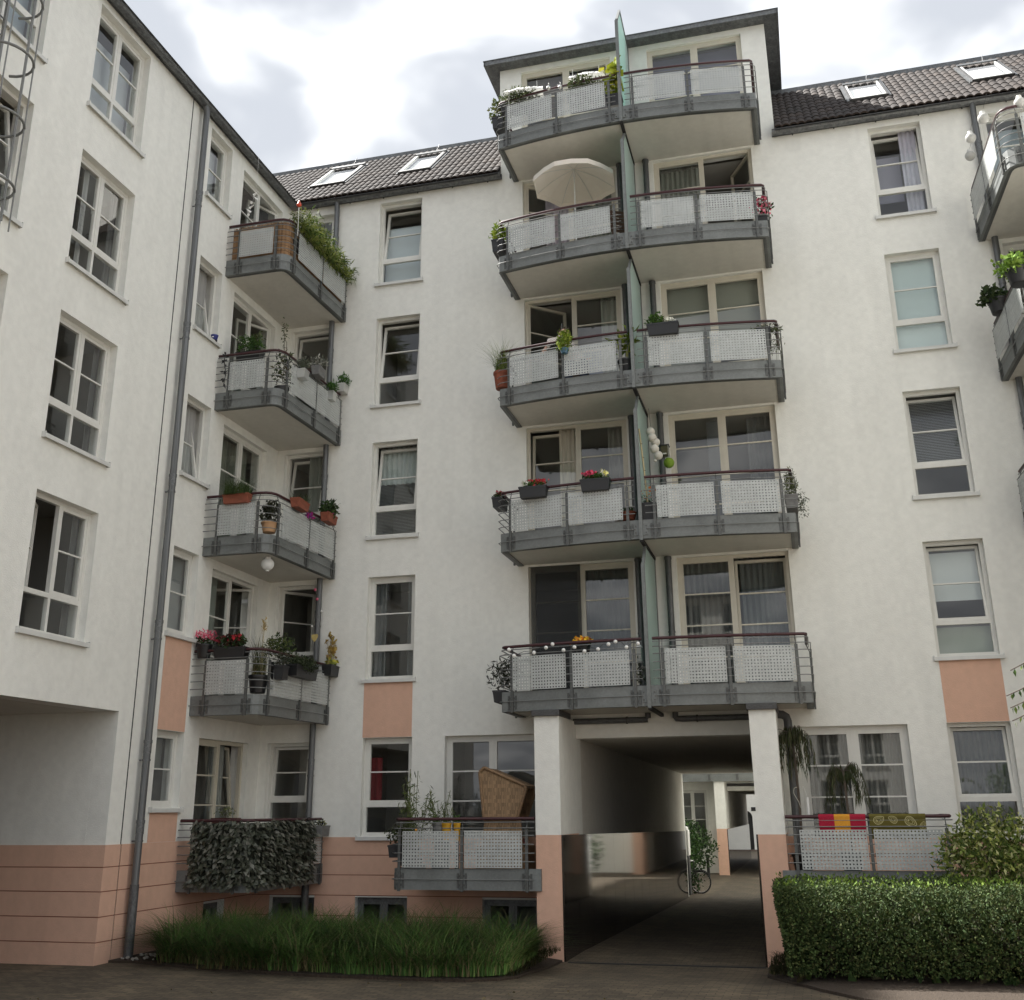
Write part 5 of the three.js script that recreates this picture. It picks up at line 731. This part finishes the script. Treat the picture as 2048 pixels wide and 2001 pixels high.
{ const c = at(563, 1332, { x: 1.47 }); t = trough('flower_box', 'small black box at the near end of the overflowing side-rail box', c, .24, .24, .18, PI / 2 + .05, M.blackPot); fol(t, 160, [.15, .16, .12], .05, [[.04, .05, .03], [.07, .07, .05]], 202, { y: .1 }); }
{ const c = at(661, 1332, { x: 1.5 }); t = trough('flower_box', 'black box of yellowing heart-shaped leaves at the wall end of the rail', c, .42, .2, .2, PI / 2 + .05, M.blackPot); fol(t, 46, [.15, .28, .12], .10, [[.42, .32, .10], [.35, .24, .06], [.28, .19, .06]], 203, { y: .38, w: .9, up: -.2 }); fol(t, 34, [.12, .12, .1], .11, [[.50, .46, .07], [.3, .34, .06], [.08, .12, .03]], 204, { y: .06, w: .8, x: .05 }); const R = mulberry(205), s = []; for (let i = 0; i < 12; i++) { const z = (R() - .5) * .3; s.push(tube([[z, .15, 0], [z + (R() - .5) * .1, .45, 0], [z + (R() - .5) * .25, .62 + R() * .12, (R() - .5) * .1]], .004, 6, 4)); } obj('stem', s, std([.3, .22, .1], .8), t); const h = at(629, 1275, { x: 1.45 }), H = new THREE.Shape(); H.moveTo(0, -.09); H.bezierCurveTo(.12, 0, .09, .09, .0, .045); H.bezierCurveTo(-.09, .09, -.12, 0, 0, -.09); const hm = obj('heart_leaf', new THREE.ExtrudeGeometry(H, { depth: .002, bevelEnabled: false }), std([.55, .43, .16], .7), t); hm.position.copy(t.worldToLocal(h.clone())); hm.rotation.y = -PI / 2 - .3; }
{ t = thing('wind_chime', 'string of small pink and white balls hanging down the grey corner pipe', 'wind chime'); const P = [[630, 1180], [634, 1199], [643, 1223], [624, 1253]].map(q => at(...q, { z: .25 })); P.forEach((p, i) => obj('ball', sph(i < 2 ? .03 : .022, p.x, p.y, p.z, 10, 7), i < 2 ? std([.6, .12, .2], .5) : M.white, t)); obj('string', poly([[P[0].x, 6.4, .25], ...P], .002, 4), M.dark, t); }
// ground-floor corner balcony
{ const b = .85, p = offPath([[.3, 2.66], ...corner.slice(1, 6), [1.405, .62]], .06); let L = 0; const seg = []; for (let i = 0; i < p.length - 1; i++) { const l = Math.hypot(p[i + 1][0] - p[i][0], p[i + 1][1] - p[i][1]); seg.push([L, l, p[i], p[i + 1]]); L += l; }
  t = thing('leaf_screen', 'grey-green artificial leaf mat covering the ground-floor corner balcony', 'leaf screen'); const R = mulberry(211), lv = [];
  for (let i = 0; i < 1900; i++) { const s = R() * L, q = seg.find(v => s <= v[0] + v[1]) ?? seg[seg.length - 1], k = (s - q[0]) / q[1], n = norm2(-(q[3][1] - q[2][1]), q[3][0] - q[2][0]), o = R() * .06, y = b + .10 + R() * 1.0 + (R() < .04 ? .06 : 0), pt = new THREE.Vector3(mixf(q[2][0], q[3][0], k) + n[0] * o, y, mixf(q[2][1], q[3][1], k) + n[1] * o), d = new THREE.Vector3(n[0] * .5 + (R() - .5) * 1.1, -.9 + R() * .9, n[1] * .5 + (R() - .5) * 1.1).normalize(), sd = d.clone().cross(new THREE.Vector3(n[0], .3, n[1])).normalize().add(rdir(R).multiplyScalar(.35)).normalize(), l = .09 + R() * .06; lv.push([pt, d, sd, l, l * .5, pick(R, [[.045, .052, .034], [.065, .072, .05], [.03, .036, .022], [.13, .13, .105]]), .12]); }
  const m = obj('leaves', leafGeo(lv), std([1, 1, 1], .5, { vertexColors: true }), t); m.userData.kind = 'stuff'; obj('netting', ribbon(p, -.014, -.008, b + .14, b + 1.06), std([.02, .024, .016], .9), t); }
{ const c = at(643, 1652, { x: 1.5 }); t = trough('flower_box', 'grey planter with small dark flowers at the end of the leaf-covered rail', c, .36, .19, .19, PI / 2 + .05, M.greyPot); fol(t, 90, [.15, .06, .08], .05, [[.04, .06, .03], [.02, .02, .03], [.3, .3, .1]], 212); }
{ const c = at(417, 1636, { z: 2.3 }); t = trough('flower_box', 'dark red box of pale herbs behind the leaf-covered rail', { x: .62, y: 1.99, z: 2.25 }, .45, .16, .18, 0, M.maroonPlastic); fol(t, 90, [.2, .09, .1], .06, [[.12, .14, .05], [.2, .22, .09], [.06, .08, .03]], 213, { w: .3, y: .1 }); }
{ const p = at(428, 684, { x: .03 }); t = thing('sill_pot', 'small blue pot on the white sill of the narrow window', 'pot', null, [p.x, p.y, p.z]); obj('pot', lathe([[0, 0], [.05, 0], [.068, .08], [.075, .1], [.065, .1], [.055, .03], [0, .03]]).translate(0, .03, 0), M.blue, t); obj('saucer', cyl(.06, .05, .03, 0, .015, 0, 14), M.dark, t); obj('band', box2(-.02, .02, .07, .09, .06, .066), M.white, t); }

// ---------- ground-floor balconies ----------
function bamboo(label, x, z, n, h, seed, r) { t = pot('bamboo_plant', label, new THREE.Vector3(x, 1.32, z), .16, .28, M.darkGrey, 'bamboo'); const R = mulberry(seed), st = [], lv = []; for (let i = 0; i < n; i++) { const a = R() * 2 * PI, q = R() * .1, hh = h * (.55 + .45 * R()), dx = (R() - .5) * r, dz = (R() - .5) * r * .6, P = [[q * Math.cos(a), .2, q * Math.sin(a)], [q * Math.cos(a) + dx * .3, .2 + hh * .5, q * Math.sin(a) + dz * .3], [dx, .2 + hh, dz]]; st.push(tube(P, .006, 8, 4)); const c = new THREE.CatmullRomCurve3(P.map(V3)); for (let k = 0; k < 42; k++) { const p = c.getPoint(.3 + .7 * R()).add(rdir(R).multiplyScalar(.11 * R())), d = rdir(R); d.y -= .35; d.normalize(); const s = rdir(R).cross(d).normalize(), l = .07 + R() * .06; lv.push([p, d, s, l, l * .17, pick(R, [[.06, .09, .025], [.09, .13, .035], [.13, .16, .05]]), .05]); } } obj('cane', st, std([.12, .14, .05], .7), t); const m = obj('foliage', leafGeo(lv), M.leaf, t); m.userData.kind = 'stuff'; return t; }
bamboo('tall bamboo in a pot by the ground-floor window with red curtain', 3.56, 1.1, 14, 1.62, 221, .55); bamboo('shorter bamboo in a pot between the window and the wicker chair', 4.06, 1.15, 12, 1.22, 222, .55);
t = pot('plant_pot', 'bushy grass plant in a pot at the foot of the tall bamboo', new THREE.Vector3(3.55, 1.5, 1.28), .17, .3, M.blackPot); gra(t, 420, .14, .55, 1.3, [[.08, .10, .03], [.12, .13, .05], [.05, .07, .02]], 223, { w: .007 }); fol(t, 200, [.26, .18, .16], .05, [[.06, .08, .03], [.1, .11, .04]], 224, { w: .2, y: .22 });
t = trough('planter', 'low leafy planter behind the bars at the bamboo end', at(800, 1690, { z: 1.2 }), .5, .2, .25, PI / 2, M.darkGrey, 'planter'); fol(t, 260, [.14, .18, .28], .06, [[.05, .07, .03], [.08, .09, .04]], 225, { y: .16 });
for (const [px, r, mat, lab] of [[876, .10, M.greyPot, 'pale grey pot standing next to the two yellow pots'], [893, .085, M.yellowPot, 'wider yellow pot behind the balcony rail'], [914, .06, M.yellowPot, 'narrow yellow pot next to the wicker chair']]) { const c = at(px, 1645, { z: 1.2 }); t = pot('plant_pot', lab, c, r, .3, mat); fol(t, 50, [r, .06, r], .05, G.green, 230 + px); obj('stand', cyl(r * .6, r * .6, Math.max(.02, c.y - .3 - 1.055), 0, -(c.y - .3 - 1.055) / 2, 0, 10), M.darkGrey, t); }
{ const p = at(832, 1661, { z: 1.52 }); t = thing('rail_light', 'tiny orange lamp clipped on the bamboo balcony rail', 'lamp', null, [p.x, p.y, p.z]); obj('body', sph(.022, 0, 0, 0, 10, 8), std([.75, .35, .05], .4), t); obj('clip', rod([0, -.05, 0], [0, 0, 0], .006), M.white, t); }
{ // wicker beach chair
  t = thing('beach_chair', 'hooded wicker beach chair standing on the ground-floor balcony', 'chair', null, [5.05, 1.055, .75]); const q = (x, y) => [x - 5.05, y - 1.055];
  const side = [q(4.75, 2.70), q(4.83, 2.77), q(5.54, 2.47), q(5.56, 2.40), q(5.40, 1.93), q(4.83, 1.93)];
  for (const z of [-.42, .33]) obj('hood_side', extr(side, [], .05).translate(0, 0, z), M.wicker, t);
  const sl = (a, b, w, th) => { const d = Math.hypot(b[0] - a[0], b[1] - a[1]); return bx(d, th, w).rotateZ(Math.atan2(b[1] - a[1], b[0] - a[0])).translate((a[0] + b[0]) / 2, (a[1] + b[1]) / 2, 0); };
  obj('hood_roof', sl(side[1], side[2], .69, .04).translate(0, -.022, -.02), M.wicker, t); obj('hood_back', sl(side[0], side[5], .69, .04).translate(.022, 0, -.02), M.wicker, t);
  for (let i = 0; i < 6; i++) { const a = side[i], b = side[(i + 1) % 6]; obj('rim', rod([a[0], a[1], .385], [b[0], b[1], .385], .028, 7), M.wickerRim, t); }
  obj('seat_box', rb(.85, .42, .78, .03, .05, .24, -.03), M.wicker, t); obj('lower_side', extr([q(4.78, 1.45), q(5.5, 1.45), q(5.46, 1.93), q(4.83, 1.93)], [], .04).translate(0, 0, .32), M.wicker, t); obj('armrest', rb(.62, .05, .12, .02, .06, .9, .35), M.wickerRim, t); obj('cushion', rb(.5, .1, .6, .04, .1, .5, -.04), std([.3, .05, .05], .9), t);
  for (const [x, z] of [[-.3, -.35], [.4, -.35], [-.3, .3], [.4, .3]]) obj('foot', cyl(.03, .03, .05, x, .025, z, 8), M.wood, t);
}
// towels over the right-hand ground-floor rail
function towel(label, x0, x1, mat, seed, dropF) {
  t = thing('towel', label, 'towel', 'towels drying on the rail', [(x0 + x1) / 2, 1.945, 1.47]); const w = x1 - x0, L = dropF * 2 + .08, g = new THREE.PlaneGeometry(w, L, 24, 30), p = g.attributes.position;
  for (let i = 0; i < p.count; i++) { const x = p.getX(i), s = p.getY(i) - L / 2 + .04 + dropF, r = .036; const sg = Math.sign(s), a = Math.min(Math.abs(s), r * PI / 2), d = Math.max(0, Math.abs(s) - r * PI / 2), n = (fbm(x * 6 + seed, s * 3, 2) - .5) * .03 * clamp(d * 6); p.setXYZ(i, x * (1 - d * .04), r * Math.cos(a / r) - d, sg * r * Math.sin(a / r) * -1 + n - sg * .004 * 0); }
  g.computeVertexNormals(); const u = g.attributes.uv; for (let i = 0; i < u.count; i++) u.setXY(i, u.getX(i), u.getY(i)); obj('cloth', g, mat, t); return t;
}
function canvasTex(w, h, draw) { const c = document.createElement('canvas'); c.width = w; c.height = h; draw(c.getContext('2d'), w, h); const x = new THREE.CanvasTexture(c); x.colorSpace = THREE.SRGBColorSpace; return x; }
{
  const stripe = canvasTex(512, 256, (c, w, h) => { const R = mulberry(241); ['#9c1230', '#d0912c', '#9c1230'].forEach((k, i) => { c.fillStyle = k; c.fillRect(w * i / 3, 0, w / 3 + 1, h); }); for (let i = 0; i < 9000; i++) { c.fillStyle = R() < .5 ? 'rgba(0,0,0,.10)' : 'rgba(255,235,220,.07)'; c.fillRect(R() * w, R() * h, 2, 3); } });
  const a = at(1636, 1624, { z: 1.5 }), b = at(1730, 1624, { z: 1.5 }); towel('red towel with a broad yellow stripe hanging on the ground-floor rail', a.x, b.x, std([1, 1, 1], .95, { map: stripe }), 3, .34);
  const pais = canvasTex(512, 512, (c, w, h) => {
    const R = mulberry(243); c.fillStyle = '#605822'; c.fillRect(0, 0, w, h); for (let i = 0; i < 60; i++) { c.fillStyle = 'rgba(40,38,10,.10)'; c.fillRect(0, R() * h, w, 4 + R() * 14); }
    const drop = (x, y, s, rot) => { c.save(); c.translate(x, y); c.rotate(rot); c.strokeStyle = '#b9b184'; for (const k of [1, .72, .45]) { c.lineWidth = s * (k === 1 ? .10 : .06); c.beginPath(); c.moveTo(s * .15, -s * 1.15 * k); c.bezierCurveTo(s * 1.0 * k, -s * .8 * k, s * 1.0 * k, s * .8 * k, 0, s * .8 * k); c.bezierCurveTo(-s * .95 * k, s * .8 * k, -s * .95 * k, -s * .3 * k, s * .15, -s * 1.15 * k); c.stroke(); } c.beginPath(); c.arc(0, s * .25, s * .12, 0, 7); c.fillStyle = '#b9b184'; c.fill(); c.restore(); };
    for (const q of [[70, 60, 46, .4], [230, 40, 44, 2.2], [360, 90, 62, -.5], [470, 40, 42, 1.4], [60, 190, 44, 2.6], [190, 170, 40, .2], [300, 230, 42, 1.7], [440, 210, 52, -1], [80, 330, 52, .9], [220, 330, 44, -1.2], [370, 340, 58, 2], [480, 390, 40, .1], [60, 460, 44, -.6], [190, 460, 46, 2.4], [320, 470, 44, .3], [440, 490, 40, 1.2]]) drop(...q);
  });
  const e = at(1737, 1624, { z: 1.5 }), f = at(1850, 1624, { z: 1.5 }); towel('olive green paisley towel hanging on the ground-floor rail', e.x, f.x, std([1, 1, 1], .95, { map: pais }), 8, .34);
}
function palm(label, x, z, y, n, len, seed) { t = pot('palm_plant', label, new THREE.Vector3(x, 1.4, z), .17, .34, M.blackPot, 'palm'); const R = mulberry(seed), h = y - 1.06, lv = [], rib = []; for (let i = 0; i < n; i++) { const a = R() * 2 * PI, o = len * (.35 + .65 * R()), P = [[0, h, 0], [Math.cos(a) * o * .45, h + .16 * R(), Math.sin(a) * o * .3], [Math.cos(a) * o * .7, h - o * .75 - R() * .2, Math.sin(a) * o * .45]]; rib.push(tube(P, .004, 8, 4)); const c = new THREE.CatmullRomCurve3(P.map(V3)); for (let k = 0; k < 38; k++) { const p = c.getPoint(.12 + .88 * k / 38), d = new THREE.Vector3((R() - .5) * .6, -1 - R() * .4, (R() - .5) * .6).normalize(), s = rdir(R).cross(d).normalize(); lv.push([p, d, s, .14 + R() * .1, .014, pick(R, [[.04, .055, .022], [.06, .075, .03], [.09, .09, .045]]), .04]); } } obj('trunk', [tube([[0, .3, 0], [.02, h * .5, 0], [0, h, 0]], .022, 8, 6), ...rib], M.trunk, t); const m = obj('fronds', leafGeo(lv), M.leaf, t); m.userData.kind = 'stuff'; }
palm('tall drooping palm between the pillar and the curtained doors', 9.98, .85, 3.2, 27, .62, 251); palm('smaller drooping palm in front of the curtained doors', 10.72, .7, 2.62, 18, .55, 252);
{ const p = at(1616, 1610, { z: .8 }); t = thing('hanging_tube', 'white hanging feeder tube between the palms', 'feeder', null, [p.x, p.y, p.z]); obj('tube', cyl(.022, .022, .26, 0, -.02, 0, 10), M.white, t); obj('wire', tube([[0, .11, 0], [-.02, .2, 0], [-.05, .28, 0]], .003, 6, 4), M.white, t); obj('perch', rod([0, -.15, 0], [.02, -.2, 0], .008), M.white, t); }
{ const p = at(1592, 1588, { z: .9 }); t = thing('wire_hook', 'thin curved pale wire hook hanging by the tall palm', 'hook', null, [p.x, p.y, p.z]); obj('wire', tube([[.03, .1, 0], [-.02, .08, 0], [-.03, 0, 0], [.03, -.12, 0], [.06, -.22, 0]], .006, 14, 5), std([.45, .44, .38], .6), t); }
// ---------- right corner balconies: lamps and planters ----------
[[1967, 237, 'white globe lamp nearest the downpipe bend under the eaves'], [1942, 276, 'white globe lamp against the downpipe on the edge-on balcony'], [1941, 312, 'lowest white globe lamp beside the edge-on balcony rail'], [2040, 206, 'white globe lamp behind the rail of the edge-on balcony']].forEach(([px, py, lab], i) => { const p = at(px, py, { x: i === 3 ? 14.6 : 14.15 }); t = thing('globe_lamp', lab, 'lamp', 'white globe lamps along the corner rail', [p.x, p.y, p.z]); obj('globe', sph(.095, 0, 0, 0, 18, 12), phy([.62, .62, .60], .5, { transmission: .5, thickness: 0 }), t); obj('cap', cyl(.04, .05, .05, 0, .11, 0, 12), M.sill, t); obj('cord', poly([[0, .13, 0], [.06, .3, 0], [.1, .42, .1]], .004, 4), M.dark, t); });
for (const [px, py, r, lab, cols, sd] of [[2037, 540, .26, 'round black planter with bright green foliage on the sunlit corner rail', [[.14, .24, .03], [.2, .3, .05], [.09, .17, .02]], 261], [1997, 600, .24, 'round black planter with dark lobed leaves near the downpipe', [[.03, .055, .02], [.05, .075, .025]], 262]]) { const p = at(px, py, { x: 14.12 }); t = pot('round_planter', lab, new THREE.Vector3(p.x, p.y, p.z), r * .75, .26, M.blackPot, 'planter'); fol(t, 420, [r * 1.0, .17, r * 1.1], .085, cols, sd, { y: .07, w: .6, x: -.08 }); }

// ---------- the person at the rail ----------
{
  const hand = at(1086, 706, { z: 1.36 }), elbow = at(1100, 684, { z: 1.22 }), sh = at(1121, 680, { z: 1.12 }), y0 = 9.485;
  t = thing('person', 'person in a pale striped shirt bending over the rail beside the hanging plant', 'person', null, [sh.x + .12, y0, .95]);
  const L = v => new THREE.Vector3(v.x - t.position.x, v.y - y0, v.z - .95), H = L(hand), E = L(elbow), S = L(sh), S2 = S.clone().add(new THREE.Vector3(.12, -.03, -.34));
  function sdfMesh(bones, c, half, res, k) { // bones: [a, b, ra, rb]
    const mc = new MarchingCubes(res, M.skin, false, false, 90000); mc.isolation = 0; const p = new THREE.Vector3(), ab = new THREE.Vector3(), ap = new THREE.Vector3();
    for (let z = 0; z < res; z++) for (let y = 0; y < res; y++) for (let x = 0; x < res; x++) { p.set((x / (res / 2) - 1) * half + c.x, (y / (res / 2) - 1) * half + c.y, (z / (res / 2) - 1) * half + c.z); let d = 9; for (const [a, b, ra, rb] of bones) { ab.subVectors(b, a); ap.subVectors(p, a); const q = clamp(ap.dot(ab) / Math.max(1e-9, ab.lengthSq())), e = ap.addScaledVector(ab, -q).length() - mixf(ra, rb, q), hh = clamp(.5 + .5 * (d - e) / k); d = mixf(d, e, hh) - k * hh * (1 - hh); } mc.field[x + y * res + z * res * res] = -d; }
    mc.update(); const n = mc.count, g = new THREE.BufferGeometry(), pa = new Float32Array(n * 3); for (let i = 0; i < n; i++) for (let j = 0; j < 3; j++) pa[i * 3 + j] = mc.positionArray[i * 3 + j] * half + c.getComponent(j); g.setAttribute('position', new THREE.BufferAttribute(pa, 3)); g.computeVertexNormals(); return g;
  }
  const V = (x, y, z) => new THREE.Vector3(x, y, z), hip = V(.15, .62, -.22), neck = S.clone().lerp(S2, .5).add(V(0, .03, .02)), head = neck.clone().add(V(.0, .09, .13)), wrist = E.clone().lerp(H, .80), nm = V(.15, .52, .12);
  const H2 = V(.42, .62, .18), E2 = S2.clone().add(V(.08, -.26, .02));
  const body = sdfMesh([[neck, head, .055, .06], [head.clone().add(V(0, .03, .0)), head.clone().add(V(0, -.02, .02)), .088, .078], [head.clone().add(V(0, -.03, .085)), head.clone().add(V(0, -.015, .10)), .016, .010], [head.clone().add(V(-.085, 0, 0)), head.clone().add(V(-.09, .02, 0)), .018, .018], [head.clone().add(V(.085, 0, 0)), head.clone().add(V(.09, .02, 0)), .018, .018], [S, S2, .07, .07], [neck, hip, .13, .15], [S, E, .055, .045], [E, wrist, .043, .028], [wrist, H, .03, .034], [S2, E2, .055, .045], [E2, H2, .042, .03], [hip, V(.02, .56, .1), .11, .08], [hip, V(.3, .56, .1), .11, .08], [V(.02, .56, .1), V(.0, .1, .14), .07, .05], [V(.3, .56, .1), V(.3, .1, .14), .07, .05], [V(0, .08, .12), V(-.01, .04, .27), .045, .035], [V(.3, .08, .12), V(.31, .04, .27), .045, .035]], V(.12, .56, .04), .78, 76, .035);
  const down = H.clone().sub(wrist).normalize(), sd = V(0, 0, 1).cross(down).normalize(), fw = V(0, 0, 1), fing = []; [[-.026, .062], [-.009, .075], [.009, .08], [.026, .07]].forEach(([o, l]) => { const a = H.clone().addScaledVector(fw, o).addScaledVector(down, .012), b = a.clone().addScaledVector(down, l * .5).addScaledVector(sd, -.008), c = b.clone().addScaledVector(down, l * .4).addScaledVector(sd, -.024); fing.push([a, b, .0095, .0085], [b, c, .0085, .007]); }); const th = H.clone().addScaledVector(fw, .03).addScaledVector(down, -.012); fing.push([th, th.clone().addScaledVector(fw, .028).addScaledVector(down, .03), .011, .009], [th.clone().addScaledVector(fw, .028).addScaledVector(down, .03), th.clone().addScaledVector(fw, .02).addScaledVector(down, .058), .009, .007], [wrist, H.clone().addScaledVector(down, .01), .024, .03]);
  const handG = sdfMesh(fing, H.clone().addScaledVector(down, .02), .13, 72, .008);
  obj('body', [body, handG], M.skin, t);
  const stripe = canvasTex(128, 128, (c, w, h) => { c.fillStyle = '#d9d6d0'; c.fillRect(0, 0, w, h); c.fillStyle = '#a3726a'; for (let i = 0; i < 8; i++) c.fillRect(0, i * 16, w, 3); });
  const shirtG = sdfMesh([[S, S2, .088, .088], [neck.clone().add(V(0, -.05, 0)), hip.clone().add(V(0, .06, 0)), .15, .17], [S, E, .072, .064], [E, E.clone().lerp(wrist, .62), .06, .05], [S2, E2, .072, .062], [E2, E2.clone().lerp(H2, .5), .058, .05]], V(.16, .74, -.04), .52, 64, .03); { const p = shirtG.attributes.position, u = new Float32Array(p.count * 2); for (let i = 0; i < p.count; i++) { u[i * 2] = p.getX(i) * 6; u[i * 2 + 1] = (p.getY(i) + p.getX(i) * .6) * 3; } shirtG.setAttribute('uv', new THREE.BufferAttribute(u, 2)); stripe.wrapS = stripe.wrapT = THREE.RepeatWrapping; }
  obj('shirt', shirtG, std([1, 1, 1], .9, { map: stripe }), t);
  obj('trousers', sdfMesh([[hip, hip.clone().add(V(0, .06, 0)), .165, .16], [hip, V(.02, .56, .1), .125, .1], [hip, V(.3, .56, .1), .125, .1], [V(.02, .56, .1), V(.0, .14, .14), .09, .07], [V(.3, .56, .1), V(.3, .14, .14), .09, .07]], V(.15, .4, -.02), .5, 50, .03), std([.04, .05, .09], .9), t);
  obj('hair', cloud(420, [.098, .075, .1], .07, [[.06, .045, .035], [.09, .07, .055]], 271, { c: [head.x, head.y + .055, head.z - .02], w: .2, up: -.3 }), M.petal, t);
  const ch = thing('stool', 'low dark stool under the person in the striped shirt', 'stool', null, [t.position.x + .15, y0, .72]); obj('seat', cyl(.19, .19, .04, 0, .45, 0, 18), M.wood, ch); for (const [x, z] of [[-.12, -.12], [.12, -.12], [-.12, .12], [.12, .12]]) obj('leg', rod([x * 1.2, 0, z * 1.2], [x, .43, z], .014, 6), M.wood, ch);
}
renderer.render(scene, camera);
